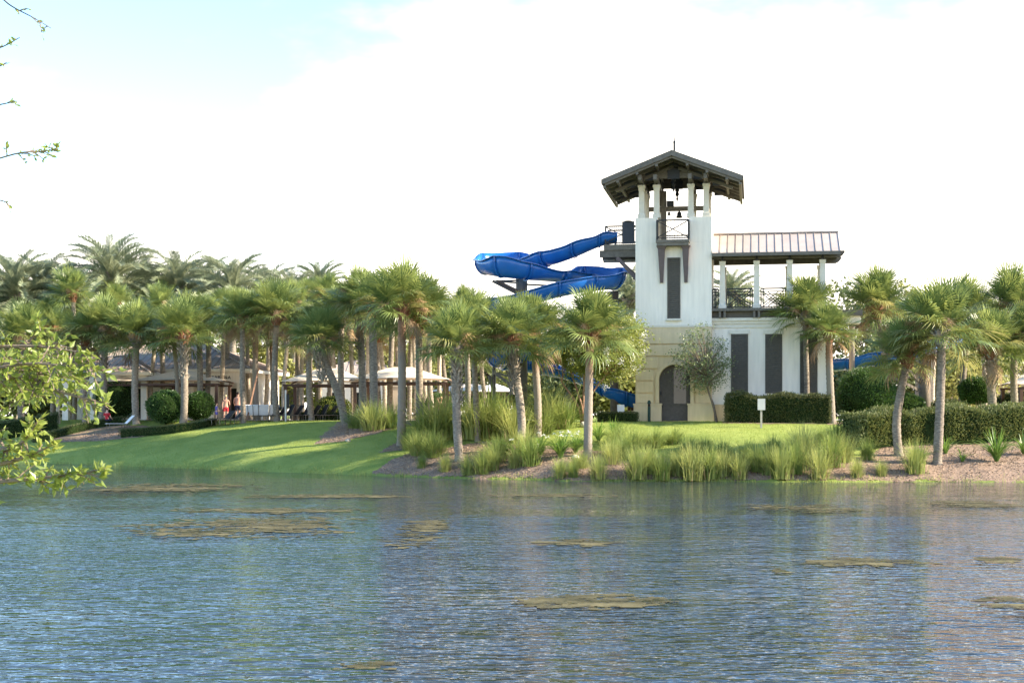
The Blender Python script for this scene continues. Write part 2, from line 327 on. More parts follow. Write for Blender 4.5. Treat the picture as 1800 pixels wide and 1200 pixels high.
def deck(x0, x1, y0, y1, st=.5):
    idx = {}; v = []; f = []
    def vid(i, j):
        if (i, j) not in idx: idx[(i, j)] = len(v); v.append((x0+i*st, y0+j*st, ZP+.03))
        return idx[(i, j)]
    for i in range(int((x1-x0)/st)):
        for j in range(int((y1-y0)/st)):
            if min(gz(x0+(i+k)*st, y0+(j+l)*st) for k in (0,1) for l in (0,1)) > ZP-.06: f.append((vid(i,j), vid(i+1,j), vid(i+1,j+1), vid(i,j+1)))
    me = bpy.data.meshes.new('pool_deck'); me.from_pydata(v, [], f); me.materials.append(M['deck']); struct(obj('pool_deck', me))
deck(-28, 4, 90, 120); deck(22, 60, 86, 118)
# threshold paving in front of the tower door
OX, OY, OZ, BA = 7.0, 80.65, ZP-.06, rad(9.67)
ca, sa = math.cos(BA), math.sin(BA)
def BW(u, v, z=0): return Vector((OX+u*ca+v*sa, OY-u*sa+v*ca, OZ+z))
doorstep = struct(obj('path', None, None, BW(0,0), (0,0,-BA)))
for i in range(9):
    for j in range(4):
        q = MB(); w = .232; x0 = 1.06+i*w; y0 = -.32-.36*(j+1); q.box(x0+.006, y0+.006, -.03-.05*j, x0+w-.006, y0+.354, .085-.045*j+R.uniform(-.004,.004)); q.build('paver', M['paver'], doorstep)
# lawn blades and a ragged fringe at the water
def blades(name, m, spots, hmin, hmax, wid):
    rng = np.random.default_rng(5); n = len(spots); p = np.array(spots); a = rng.uniform(0, 2*PI, n); h = rng.uniform(hmin, hmax, n); ln = rng.normal(0, .35, (n, 2))*h[:, None]
    v = np.zeros((n, 3, 3)); dx = np.cos(a)*wid/2; dy = np.sin(a)*wid/2
    v[:, 0] = p; v[:, 0, 0] -= dx; v[:, 0, 1] -= dy; v[:, 1] = p; v[:, 1, 0] += dx; v[:, 1, 1] += dy
    v[:, 2] = p; v[:, 2, 0] += ln[:, 0]; v[:, 2, 1] += ln[:, 1]; v[:, 2, 2] += h
    me = bpy.data.meshes.new(name); me.vertices.add(3*n); me.vertices.foreach_set('co', v.ravel()); me.loops.add(3*n); me.loops.foreach_set('vertex_index', np.arange(3*n))
    me.polygons.add(n); me.polygons.foreach_set('loop_start', np.arange(n)*3); me.polygons.foreach_set('loop_total', np.full(n, 3)); me.update(); me.materials.append(m)
    return struct(obj(name, me), 'stuff')
beds_poly = [shorebed, g((85,778),(150,776),(245,768),(300,760),(250,748)), g((553,781),(600,776),(660,763),(725,747),(720,742),(612,742)), g((662,796),(720,790),(760,775),(790,760),(720,768))]
spots = []
while len(spots) < 90000:
    X = R.uniform(-34, 30); s = R.uniform(.1, 15.5); Y = shore(X)+s
    if any(inside(X, Y, q) for q in beds_poly): continue
    spots.append((X, Y, gz(X, Y)-.005))
blades('lawn_grass', M['blade'], spots, .03, .075, .022)
spots = []
for i in range(5200):
    X = R.uniform(-34, 36)
    if nz(X, 0, 2, .8) < -.15 and R.random() < .8: continue
    s = abs(R.gauss(0, .28))-.12; spots.append((X, shore(X)+s, max(gz(X, shore(X)+s), -.02)))
blades('shore_grass', M['gold'], spots, .05, .22, .03)

# ------------------------------------------------------------------ floating algae
MATS = [((195,672,905,951),'wide brown algae mat with palm reflections, largest on the lake'),((255,662,892,904),'long thin algae streak just beyond the largest mat'),((90,470,849,867),'flat algae patch close under the left lawn'),
 ((932,1112,946,963),'small green algae patch in mid lake below the tower grasses'),((888,1195,1043,1078),'dark green algae mat in the near centre right water'),((1372,1672,979,999),'narrow brown algae mat right of centre, with ripples before it'),
 ((1338,1420,996,1012),'tiny algae scrap left of the narrow brown mat'),((1288,1542,886,901),'yellow green algae streak off the grassy shore'),((1574,1792,878,894),'yellow green algae streak near the right shore below the palms'),
 ((1702,1830,1040,1078),'brown algae mat cut by the right photo edge'),((1716,1815,979,991),'thin algae sliver at right edge of the lake'),((552,742,1162,1184),'pale algae scrap nearest the viewer at the bottom'),
 ((380,760,868,876),'faint algae line along the left bank water'),((820,1110,868,874),'faint yellow algae line below the centre mulch bank'),((690,790,905,968),'submerged olive algae right of the largest mat')]
for k, ((x0, x1, y0, y1), lab) in enumerate(MATS):
    ya, yb = ZC*F/(y1-HZ), ZC*F/(y0-HZ); cx, cy = ((x0+x1)/2-900)*(ya+yb)/2/F, (ya+yb)/2
    hx, hy = (x1-x0)/2*cy/F, (yb-ya)/2; st = max(.05, min(hx, hy)/34); v = []; f = []; idx = {}
    def vid(i, j):
        if (i, j) not in idx: idx[(i, j)] = len(v); v.append((i*st, j*st*1.2, .012+.02*max(0, nz(i*st, j*st, k, 1.3))))
        return idx[(i, j)]
    for i in range(-int(hx/st), int(hx/st)+1):
        for j in range(-int(hy/st/1.2), int(hy/st/1.2)+1):
            X, Y = i*st, j*st*1.2; rr = math.hypot(X/hx, Y/hy)
            val = 1.02-rr**2 + .8*nz(X*.45, Y*.8, k*3.1, 1.0)+.9*nz(X*1.1, Y*1.9, k*5.7, 1.5)+.8*nz(X*3.4, Y*4.2, k*2.7, 1.3)
            if val > .62: f.append((vid(i,j), vid(i+1,j), vid(i+1,j+1), vid(i,j+1)))
    if not f: continue
    me = bpy.data.meshes.new('algae_mat'); me.from_pydata(v, [], f); me.materials.append(M['algae'])
    tag(obj('algae_mat', me, None, (cx, cy, 0)), lab, 'algae', 'algae mats floating on the lake')
#==STRUCTURES==
# ------------------------------------------------------------------ slide tower building
def BU(x, v):
    k = (x-900)/F; return (k*(OY+v*ca)-OX-v*sa)/(ca+k*sa)
def BZ(y, u, v): return ZC+(HZ-y)*(OY-u*sa+v*ca)/F-OZ
T = thing('slide_tower_building', 'white and beige stucco tower with open belfry and a side wing with copper roof', 'building', BW(0,0), -BA)
TW = BU(1251, 0); TC = TW/2
zt, zf, zb = BZ(382, 2, 0), BZ(423, 2, 0), BZ(575, 2, 0)
o0, o1 = BU(1156, 0), BU(1211, 0)
# shaft with an arched recess for the door
da, db = BU(1158.5, 0), BU(1213.5, 0); dc = (da+db)/2; dr = (db-da)/2; zs = BZ(668, 2, 0)   # spring line
arch = [(db, 0), (db, zs)]+[(dc+dr*math.cos(PI*i/20), zs+dr*math.sin(PI*i/20)) for i in range(1, 20)]+[(da, zs), (da, 0)]
q = MB()
outer = [(0,0), (0,zb), (TW,zb), (TW,0)]
def arch_wall(q, y0, x0, x1, z0, z1):                    # front face round the arch in vertical strips, then the reveal
    prev = None
    n = len(arch)
    tops = [p for p in arch[1:-1]][::-1]                 # left to right
    q.add([(x0,y0,z0),(da,y0,z0),(da,y0,z1),(x0,y0,z1)], [(0,1,2,3)]); q.add([(db,y0,z0),(x1,y0,z0),(x1,y0,z1),(db,y0,z1)], [(0,1,2,3)])
    for (xa, za), (xb, zb_) in zip(tops, tops[1:]): q.add([(xa,y0,za),(xb,y0,zb_),(xb,y0,z1),(xa,y0,z1)], [(0,1,2,3)])
    for (xa, za), (xb, zb_) in zip(arch, arch[1:]): q.add([(xa,y0,za),(xb,y0,zb_),(xb,y0+.5,zb_),(xa,y0+.5,za)], [(0,1,2,3)])
arch_wall(q, 0, 0, TW, -.4, zb)
q.add([(0,0,-.4),(0,TW,-.4),(0,TW,zb),(0,0,zb)], [(0,3,2,1)]); q.add([(TW,0,-.4),(TW,TW,-.4),(TW,TW,zb),(TW,0,zb)], [(0,1,2,3)]); q.add([(0,TW,-.4),(TW,TW,-.4),(TW,TW,zb),(0,TW,zb)], [(0,3,2,1)])
base = q.build('base_wall', M['beige'], T)
# raised stucco courses left and right of the arch, with shadow joints between them
courses = [BZ(y, 2, 0) for y in (709, 690.5, 669, 648, 626, 605, 583)]
for i in range(6):
    z0, z1 = courses[i]+.035, courses[i+1]-.035
    hw = 0
    if z0 < zs+dr+.25:
        zz = min(max(z0-zs, 0), dr+.2); hw = math.sqrt(max((dr+.25)**2-zz**2, .01))
    for a, b2 in (((.02, dc-hw-.06), (dc+hw+.06, TW-.02)) if hw > .2 else ((.02, TW-.02),)):
        if b2-a > .15: MB().box(a, -.085, z0, b2, .01, z1).build('stucco_course', M['beige'], base)
q = MB(); n = 22                                          # moulded band round the arch
for i in range(n):
    a0, a1 = PI*i/n, PI*(i+1)/n
    pts = [(dc+r_*math.cos(a), zs+r_*math.sin(a)) for a in (a0, a1) for r_ in (dr+.005, dr+.2)]
    q.add([(pts[0][0],-.115,pts[0][1]),(pts[1][0],-.115,pts[1][1]),(pts[3][0],-.115,pts[3][1]),(pts[2][0],-.115,pts[2][1]),(pts[1][0],.005,pts[1][1]),(pts[3][0],.005,pts[3][1]),(pts[0][0],.005,pts[0][1]),(pts[2][0],.005,pts[2][1])], [(0,1,2,3),(1,4,5,2),(6,0,3,7)])
q.box(da-.2, -.115, BZ(709,2,0)+.02, da-.005, .005, zs); q.box(db+.005, -.115, BZ(709,2,0)+.02, db+.2, .005, zs)
q.build('arch_moulding', M['beige'], T)
zpl = BZ(712, 2, 0)
for a, b2 in ((-.09, da+.14), (db-.14, TW+.09)):
    q = MB(); q.box(a, -.15, -.3, b2, .3, zpl); q.box(a-.03, -.18, zpl+.003, b2+.03, .3, zpl+.1); q.build('plinth', M['beige'], T)
q = MB(); q.box(-.09, .31, -.3, -.003, TW+.09, zpl); q.build('plinth', M['beige'], T)
q = MB(); q.box(-.03, -.03, zb, TW+.03, TW+.03, zb+.12); q.build('string_course', M['trim'], T)
q = MB(); q.box(0, 0, zb+.123, TW, TW, zf-.1); up = q.build('upper_wall', M['white'], T)
wt = .28                                                  # parapet with openings to the balcony, the slide and the rear
for bx in ((0,0,o0,wt), (o1,0,TW,wt), (0,TW-wt,o0,TW), (o1,TW-wt,TW,TW), (0,wt+.002,wt,.9), (0,2.7,wt,TW-wt-.002), (TW-wt,wt+.002,TW,TW-wt-.002)):
    MB().box(bx[0], bx[1], zf-.097, bx[2], bx[3], zt).build('parapet', M['white'], T)
# door
D = MB(); D.prism([(x, z) for x, z in arch][::-1], .34, .42); door = D.build('door', M['bronze'], T)
gx0, gx1 = BU(1184.5, .3), BU(1206, .3); gz0, gz1 = BZ(709, 2, .3), BZ(646, 2, .3)
MB().box(gx0, .325, gz0, gx1, .338, gz1).build('glass_pane', M['glass'], door)
for nm, bx in (('rail', (gx0-.09,.31,gz0-.08,gx1+.09,.336,gz0-.002)), ('rail', (gx0-.09,.31,gz1+.002,gx1+.09,.336,gz1+.07)), ('stile', (gx0-.09,.309,gz0,gx0-.002,.336,gz1)), ('stile', (gx1+.002,.309,gz0,gx1+.09,.336,gz1)), ('kick_panel', (da+.14,.315,.1,db-.14,.336,zpl-.1))):
    MB().box(*bx).build(nm, M['bronze'], door)
MB().box(da+.02, .18, BZ(694,2,.2), da+.12, .33, BZ(688,2,.2)).build('handle', M['iron'], door)
# shutters
def shutter(x0, x1, y0, y1, v, sill=False, lintel=False):
    a, b2 = BU(x0, v), BU(x1, v); z0, z1 = BZ(y1, a, v), BZ(y0, a, v); q = MB()
    q.box(a, v-.05, z0, a+.07, v+.02, z1); q.box(b2-.07, v-.05, z0, b2, v+.02, z1); q.box(a+.07, v-.05, z0, b2-.07, v+.02, z0+.07); q.box(a+.07, v-.05, z1-.07, b2-.07, v+.02, z1)
    s = q.build('shutter', M['louvre'], T)
    q = MB(); q.box(a+.07, v-.004, z0+.07, b2-.07, v+.015, z1-.07); z = z0+.09
    while z < z1-.1: q.add([(a+.07,v-.045,z),(b2-.07,v-.045,z),(b2-.07,v-.006,z+.085),(a+.07,v-.006,z+.085),(a+.07,v-.045,z+.016),(b2-.07,v-.045,z+.016)], [(0,1,2,3),(0,4,5,1),(4,3,2,5)]); z += .115
    struct(q.build('louvre_slats', M['louvre'], s), 'stuff')
    if sill: q = MB(); q.box(a-.06, v-.13, z0-.12, b2+.06, v+.02, z0-.003); q.build('sill', M['trim'], s)
    if lintel: q = MB(); q.box(a-.1, v-.07, z1+.003, b2+.1, v+.02, z1+.24); q.build('lintel', M['trim'], s)
shutter(1173, 1196, 453, 560, 0, sill=True)
WV = .45
for x0, x1 in ((1285,1315), (1345,1375), (1406,1437)): shutter(x0, x1, 587, 691, WV, lintel=True)
# balcony
bal = obj('balcony', None, T)
q = MB(); q.box(o0-.06, -.62, zf-.16, o1+.06, wt, zf-.003); q.box(o0-.02, -.58, zf-.34, o1+.02, -.003, zf-.163); q.build('floor_slab', M['timber'], bal)
def rail_panel(pa, pb, h, parent, nb=9, cross=True):
    pa, pb = Vector(pa), Vector(pb); q = MB()
    q.bar(pa+Vector((0,0,h)), pb+Vector((0,0,h)), .075); q.bar(pa+Vector((0,0,.08)), pb+Vector((0,0,.08)), .06)
    for p_ in (pa, pb): q.bar(p_, p_+Vector((0,0,h+.02)), .085)
    if cross: q.bar(pa+Vector((0,0,.1)), pb+Vector((0,0,h-.03)), .05); q.bar(pa+Vector((0,0,h-.03)), pb+Vector((0,0,.1)), .05)
    for i in range(1, nb): p_ = pa.lerp(pb, i/nb); q.bar(p_+Vector((0,0,.08)), p_+Vector((0,0,h)), .018)
    return q.build('railing', M['iron'], parent)
rh = 1.08
rail_panel((o0,-.57,zf), (o1,-.57,zf), rh, bal); rail_panel((o0,-.56,zf), (o0,-.02,zf), rh, bal, 3, False); rail_panel((o1,-.56,zf), (o1,-.02,zf), rh, bal, 3, False)
rail_panel((o0,TW-.1,zf), (o1,TW-.1,zf), rh*.75, T, 12, False)
for x0, x1 in ((1157,1168.5), (1199.5,1211.5)):
    a, b2 = BU(x0, -.2), BU(x1, -.2); m_ = (a+b2)/2; z1, z0 = zf-.345, BZ(497, 2, 0); w = .19
    q = MB(); q.add([(m_-.09,-.10,z0),(m_+.09,-.10,z0),(m_+.09,-.003,z0),(m_-.09,-.003,z0),(m_-w,-.45,z1-.18),(m_+w,-.45,z1-.18),(m_+w,-.003,z1-.18),(m_-w,-.003,z1-.18)], [(0,3,2,1),(0,1,5,4),(1,2,6,5),(3,0,4,7),(4,5,6,7)])
    q.add([(m_-w,-.45,z1-.178),(m_+w,-.45,z1-.178),(m_+w,-.003,z1-.178),(m_-w,-.003,z1-.178),(m_-w-.09,-.52,z1),(m_+w+.09,-.52,z1),(m_+w+.09,-.003,z1),(m_-w-.09,-.003,z1)], [(0,1,5,4),(1,2,6,5),(3,0,4,7),(4,5,6,7),(0,3,2,1)])
    q.build('bracket', M['brownpaint'], T)
# belfry columns
zc1 = BZ(327, 2, 0)
def column(u, v, z0, z1, w0, w1, parent, m=None):
    q = MB(); h = z1-z0
    def sq(z, w): return [(u-w/2,v-w/2,z),(u+w/2,v-w/2,z),(u+w/2,v+w/2,z),(u-w/2,v+w/2,z)]
    lv = [(0, w0*1.3), (.22, w0*1.3), (.22, w0*1.12), (.27, w0), (h-.22, w1), (h-.2, w1*1.12), (h-.1, w1*1.18), (h, w1*1.25)]
    vs = []; fs = []
    for z, w in lv: vs += sq(z0+z, w)
    for i in range(len(lv)-1):
        for k in range(4): a, b2 = i*4+k, i*4+(k+1) % 4; fs.append((a, b2, b2+4, a+4))
    fs.append(tuple(range(len(vs)-4, len(vs))))
    return q.add(vs, fs).build('column', m or M['trim'], parent)
cus = [BU(x, .3) for x in (1128, 1154.5, 1214.5, 1241.5)]
for v in (.28, TW-.28):
    for u in cus:
        co = column(u, v, zt, zc1, .33, .30, T)
        MB().box(u-.21, v-.24, zc1+.003, u+.21, v+.24, zc1+.1).build('capital', M['trim'], co)
        q = MB(); q.bar((u-.1, v, zc1+.1), (u-.1, v, zc1+.5), .1, .42); q.bar((u+.1, v, zc1+.1), (u+.1, v, zc1+.5), .1, .42); q.build('cap_block', M['timber'], co)
for v in (1.55, 2.75): column(cus[0], v, zt, zc1, .33, .30, T)
# gable roof over the belfry
rf = obj('belfry_roof', None, T)
vf, vr = -1.65, TW+1.65
ez, az = BZ(316, -1.6, vf), BZ(265, TC, vf); hwR = 3.86
sl_ = (az-ez)/hwR
def rz_(u): return az-abs(u-TC)*sl_
th = .14
for s in (-1, 1):
    e_ = TC+s*hwR; q = MB()
    vs = [(TC, vf, az), (e_, vf, ez), (e_, vr, ez), (TC, vr, az)]; vs += [(x_, y_, z_-th) for x_, y_, z_ in vs]
    q.add(vs, [(0,1,2,3) if s > 0 else (3,2,1,0), (7,6,5,4) if s > 0 else (4,5,6,7), (0,4,5,1), (1,5,6,2), (2,6,7,3)]).build('roof_slope', M['roofboard'], rf)
    for i in range(7):                                   # rafters under each slope
        v = vf+.14+i*(vr-vf-.28)/6; q = MB()
        a = Vector((TC, v, az-th-.13)); b2 = Vector((e_-s*.12, v, ez-th-.11+.02)); q.bar(a, b2, .13, .2); q.build('rafter', M['timber'], rf)
    for k in (.22, .5, .78, .97):                        # purlins running to the gable
        u = TC+s*hwR*k; MB().box(u-.07, vf+.05, rz_(u)-th-.36, u+.07, vr-.05, rz_(u)-th-.235).build('purlin', M['timber'], rf)
    q = MB(); q.add([(TC, vf-.05, az+.04), (e_, vf-.05, ez+.04), (e_, vf-.05, ez-.26), (TC, vf-.05, az-.26), (TC, vf-.003, az+.04), (e_, vf-.003, ez+.04), (e_, vf-.003, ez-.26), (TC, vf-.003, az-.26)], [(0,1,2,3),(4,7,6,5),(0,4,5,1),(3,2,6,7),(1,5,6,2)]).build('barge_board', M['timber'], rf)
    MB().box(min(e_, e_+s*.06), vf, ez-.22, max(e_, e_+s*.06), vr, ez+.03).build('fascia', M['timber'], rf)
tz = zc1+.62                                              # truss chord height
for v in (.28, TW-.28):
    tr = obj('truss', None, rf)
    MB().box(cus[0]-.5, v-.09, tz-.14, cus[3]+.5, v+.09, tz+.14).build('bottom_chord', M['timber'], tr)
    MB().bar((TC, v, tz+.14), (TC, v, az-th-.3), .18).build('king_post', M['timber'], tr)
    for s in (-1, 1):
        MB().bar((TC+s*.15, v, tz+.2), (TC+s*1.35, v, rz_(TC+1.35)-th-.42), .15, .17).build('strut', M['timber'], tr)
        MB().bar((TC, v-.002, az-th-.42), (TC+s*3.3, v-.002, rz_(TC+3.3)-th-.42), .18, .24, up=(0,1,0)).build('top_chord', M['timber'], tr)
        MB().box(TC+s*1.35-.24, v-.12, rz_(TC+1.35)-th-.66, TC+s*1.35+.24, v-.093, rz_(TC+1.35)-th-.2).build('gusset_plate', M['gusset'], tr)
        gt = min(tz+.45, rz_(TC+2.82)-th-.06); MB().box(TC+s*2.5-.32, v-.12, min(tz-.03, gt-.4), TC+s*2.5+.32, v-.097, gt).build('gusset_plate', M['gusset'], tr)
    MB().box(TC-.34, v-.125, tz-.2, TC+.34, v-.094, tz+.3).build('gusset_plate', M['gusset'], tr)
    MB().box(TC-.26, v-.122, az-th-.95, TC+.26, v-.094, az-th-.28).build('gusset_plate', M['gusset'], tr)
    q = MB(); q.lathe([(.10, 0), (.14, -.12), (.08, -.2), (.12, -.36), (.04, -.5), (.07, -.62), (.01, -.8)], (TC, v, tz-.14), 8); q.build('pendant', M['iron'], tr)
for u in cus:
    MB().box(u-.1, -1.2, tz-.42, u+.1, TW+1.2, tz-.144).build('top_plate', M['timber'], rf)
for s in (0, 1):
    for v in (.28, TW-.28):
        u = cus[1+s]; MB().bar((u, v+(.1 if v < 2 else -.1), zc1-.5), (u, v+(1.1 if v < 2 else -1.1), tz-.43), .12, .16).build('knee_brace', M['timber'], rf)
q = MB(); q.tube([(TC+.12, -1.2, az-.1), (TC+.12, -1.2, az+.55)], .06, 6); q.lathe([(.05,0),(.09,.06),(.03,.12)], (TC+.12, -1.2, az+.5), 8); q.tube([(TC+.12, -1.2, az+.55), (TC+.12, -1.2, az+.95)], [.04, .012], 6); q.build('finial', M['iron'], rf)
# bells
zb2 = BZ(368, 2, 3.4)
bb = MB().box(cus[0]+.2, 3.2, zb2-.12, cus[3]-.1, 3.42, zb2+.14).build('bell_beam', M['timber'], T)
MB().bar((BU(1167, 3.3), 3.3, zf), (BU(1167, 3.3), 3.3, tz-.4), .3).build('bell_post', M['timber'], T)
MB().box(BU(1172,3), 3.0, zb2+.143, BU(1184,3), 3.5, zb2+.45).build('bell_motor', M['iron'], T)
for x_, s_ in ((1194, 1.0), (1176, .55)):
    u = BU(x_, 3.3); MB().lathe([(.02,.05),(.06,0),(.12,-.05),(.14,-.22),(.2,-.34),(.19,-.36),(.0,-.33)], (0,0,0), 12).build('bell', M['iron'], T, True, (u, 3.31, zb2-.16)).scale = (s_,)*3
    MB().bar((u, 3.31, zb2-.17), (u, 3.31, zb2-.1), .03).build('bell_hanger', M['iron'], T)
# slide platform on the left side
pz = BZ(432, 0, 1.7); pu = BU(1064, 1.7)
pl = obj('slide_platform', None, T)
MB().box(pu, .85, pz-.32, -.003, 2.75, pz).build('floor_slab', M['timber'], pl)
for v in (1.0, 2.6):
    MB().box(pu-.25, v-.09, pz-.72, -.003, v+.09, pz-.325).build('beam', M['timber'], pl)
    MB().bar((pu+.75, v, pz-.73), (-.003, v, BZ(491, 0, v)), .17, .22).build('diagonal_brace', M['brownpaint'], pl)
MB().tube([(pu-.12, 1.8, pz-.85), (-.01, 1.8, pz-.85)], .1, 10).build('pipe', M['steel'], pl)
rail_panel((pu+.1, .9, pz), (-.02, .9, pz), 1.05, pl, 14); rail_panel((pu+.1, 2.7, pz), (-.02, 2.7, pz), 1.05, pl, 14, False)
q = MB(); q.box(BU(1093.5,.8), .78, pz+.02, BU(1115,.8), .86, pz+1.3); q.lathe([(.22,0),(.22,.03)], (BU(1104,.8), .82, pz+1.3), 10); q.build('sign_panel', M['gusset'], pl)
# wing
WR = BU(1457, WV); WD = 4.2; wd0 = WV
zd = BZ(543, 7, WV); zcor = BZ(560, 7, WV)
q = MB(); q.box(TW+.003, wd0, .95, WR, wd0+WD, zcor+.02); q.build('wing_wall', M['white'], T)
q = MB(); q.box(TW+.003, wd0-.05, -.3, WR+.05, wd0+WD, .947); q.box(TW+.003, wd0-.08, .95, WR+.08, wd0+.003, 1.03); q.build('wing_plinth', M['beige'], T)
q = MB(); q.box(TW+.003, wd0-.10, zcor-.28, WR+.10, wd0-.003, zcor-.12); q.box(TW+.003, wd0-.18, zcor-.117, WR+.18, wd0-.003, zcor+.05); q.box(TW+.003, wd0-.05, zcor-.5, WR+.05, wd0-.003, zcor-.285); q.build('cornice', M['trim'], T)
dk = obj('wing_deck', None, T)
MB().box(TW+.003, wd0-.1, zcor+.053, WR+.1, wd0+WD, zd-.12).build('frieze', M['louvre'], dk)
MB().box(TW+.003, wd0-.42, zd-.117, WR+.4, wd0+WD+.3, zd+.04).build('floor_edge', M['timber'], dk)
wcu = [BU(x, WV+.1) for x in (1270, 1330, 1388, 1446)]
for u in wcu:
    for s in (-1, 1): MB().box(u+s*.13-.06, wd0-.36, zd-.5, u+s*.13+.06, wd0-.103, zd-.12).build('deck_bracket', M['timber'], dk)
zwc = BZ(458, 7, WV)
for v in (WV+.12, WV+3.3):
    for u in wcu:
        column(u, v, zd+.04, zwc, .34, .29, T)
        q = MB(); q.box(u-.05, v-.2, zwc+.003, u+.05, v+.2, zwc+.42); q.build('beam_saddle', M['iron'], T)
us = [TW+.02]+wcu
for a, b2 in zip(us, us[1:]):
    a += .24 if a > TW+.1 else .02; b2 -= .24
    v = WV+.12; pn = obj('wing_railing', None, T); q = MB(); h = 1.08; z0 = zd+.08
    q.bar((a,v,z0+h), (b2,v,z0+h), .075); q.bar((a,v,z0+h-.16), (b2,v,z0+h-.16), .05); q.bar((a,v,z0+.05), (b2,v,z0+.05), .06)
    for u in (a, a+.12, b2-.12, b2): q.bar((u,v,z0), (u,v,z0+h), .06)
    q.build('rail_frame', M['iron'], pn)
    w = b2-a-.24
    if w > .5:
        q = MB(); x0 = a+.12
        for f0 in (0, .22): 
            q.bar((x0+w*f0, v-.012, z0+.06), (x0+w, v-.012, z0+h-.17-f0*.7), .045); q.bar((x0+w*(1-f0), v+.012, z0+.06), (x0, v+.012, z0+h-.17-f0*.7), .045)
            if f0: q.bar((x0, v-.012, z0+.06+f0*.7), (x0+w*(1-f0), v-.012, z0+h-.17), .045); q.bar((x0+w, v+.012, z0+.06+f0*.7), (x0+w*f0, v+.012, z0+h-.17), .045)
        q.build('lattice_bar', M['iron'], pn)
v = WV+3.3; q = MB(); q.bar((TW, v, zd+1.1), (WR, v, zd+1.1), .05); q.bar((TW, v, zd+.1), (WR, v, zd+.1), .05)
u = TW
while u < WR: q.bar((u, v, zd+.1), (u, v, zd+1.1), .02); u += .14
q.build('rear_railing', M['iron'], T)
wr = obj('wing_roof', None, T)
ev, rv = WV-.62, WV+1.75; zev, zrv = BZ(443, 7, ev), BZ(411.5, 7, rv); ue = BU(1477, ev)
npan = 16; pw = (ue-TW-.02)/npan
for i in range(npan):
    a = TW+.02+i*pw; q = MB(); q.add([(a,ev,zev),(a+pw,ev,zev),(a+pw,rv,zrv),(a,rv,zrv),(a,ev,zev-.05),(a+pw,ev,zev-.05)], [(0,1,2,3),(0,4,5,1)]); q.build('roof_panel', M['copper'], wr)
    q = MB(); q.bar((a+pw, ev-.01, zev+.015), (a+pw, rv, zrv+.015), .035, .04); q.build('standing_seam', M['seam'], wr)
MB().bar((TW+.02, rv, zrv+.05), (ue+.03, rv, zrv+.05), .16, .09).build('ridge_cap', M['seam'], wr)
q = MB(); q.add([(TW+.02,rv,zrv),(ue,rv,zrv),(ue,2*rv-ev,zev),(TW+.02,2*rv-ev,zev)], [(0,1,2,3)]); q.add([(TW+.02,ev+.02,zev-.06),(ue,ev+.02,zev-.06),(ue,rv,zrv-.08),(TW+.02,rv,zrv-.08),(ue,2*rv-ev,zev-.06),(TW+.02,2*rv-ev,zev-.06)], [(3,2,1,0),(5,4,2,3)]); q.build('roof_underside', M['roofboard'], wr)
q = MB(); q.add([(ue+.004,ev,zev-.05),(ue+.004,2*rv-ev,zev-.05),(ue+.004,rv,zrv)], [(0,1,2)]); q.build('gable_end', M['timber'], wr)
for v, zz in ((WV+.12, 0), (WV+3.3, 0)):
    zb_ = zwc+.12; un = ue+.28
    q = MB(); q.prism([(TW+.02,zb_),(un-.3,zb_),(un-.12,zb_+.1),(un,zb_+.26),(un,zb_+.36),(TW+.02,zb_+.36)], v-.14, v+.14); q.build('eave_beam', M['timber'], wr)
u = TW+.3
while u < ue:
    for s in (0, 1): MB().bar((u, ev+.03 if s == 0 else 2*rv-ev-.03, zev-.14), (u, rv, zrv-.16), .07, .13).build('rafter', M['timber'], wr)
    u += .62
MB().box(TW+.02, ev-.04, zev-.2, ue+.02, ev-.003, zev-.02).build('fascia', M['timber'], wr)
MB().lathe([(.09,0),(.12,-.1),(.07,-.2)], (BU(1359,2), 2.0, zwc+.45), 8).build('ceiling_lamp', M['iron'], wr)
# walkway that carries on behind the wing
q = MB(); a, b2 = WR+.4, BU(1514, 3.2); q.box(a+.01, 2.2, zd-.3, b2, 4.4, zd+.02); q.build('walkway_slab', M['timber'], T)
MB().box(a+.01, 2.4, zd-.72, b2-.1, 4.2, zd-.303).build('walkway_beam', M['trim'], T)
q = MB(); q.tube([(b2-.5, 3.6, -.3), (b2-.5, 3.6, zd-.723)], .16, 10); q.build('walkway_post', M['pole'], T)

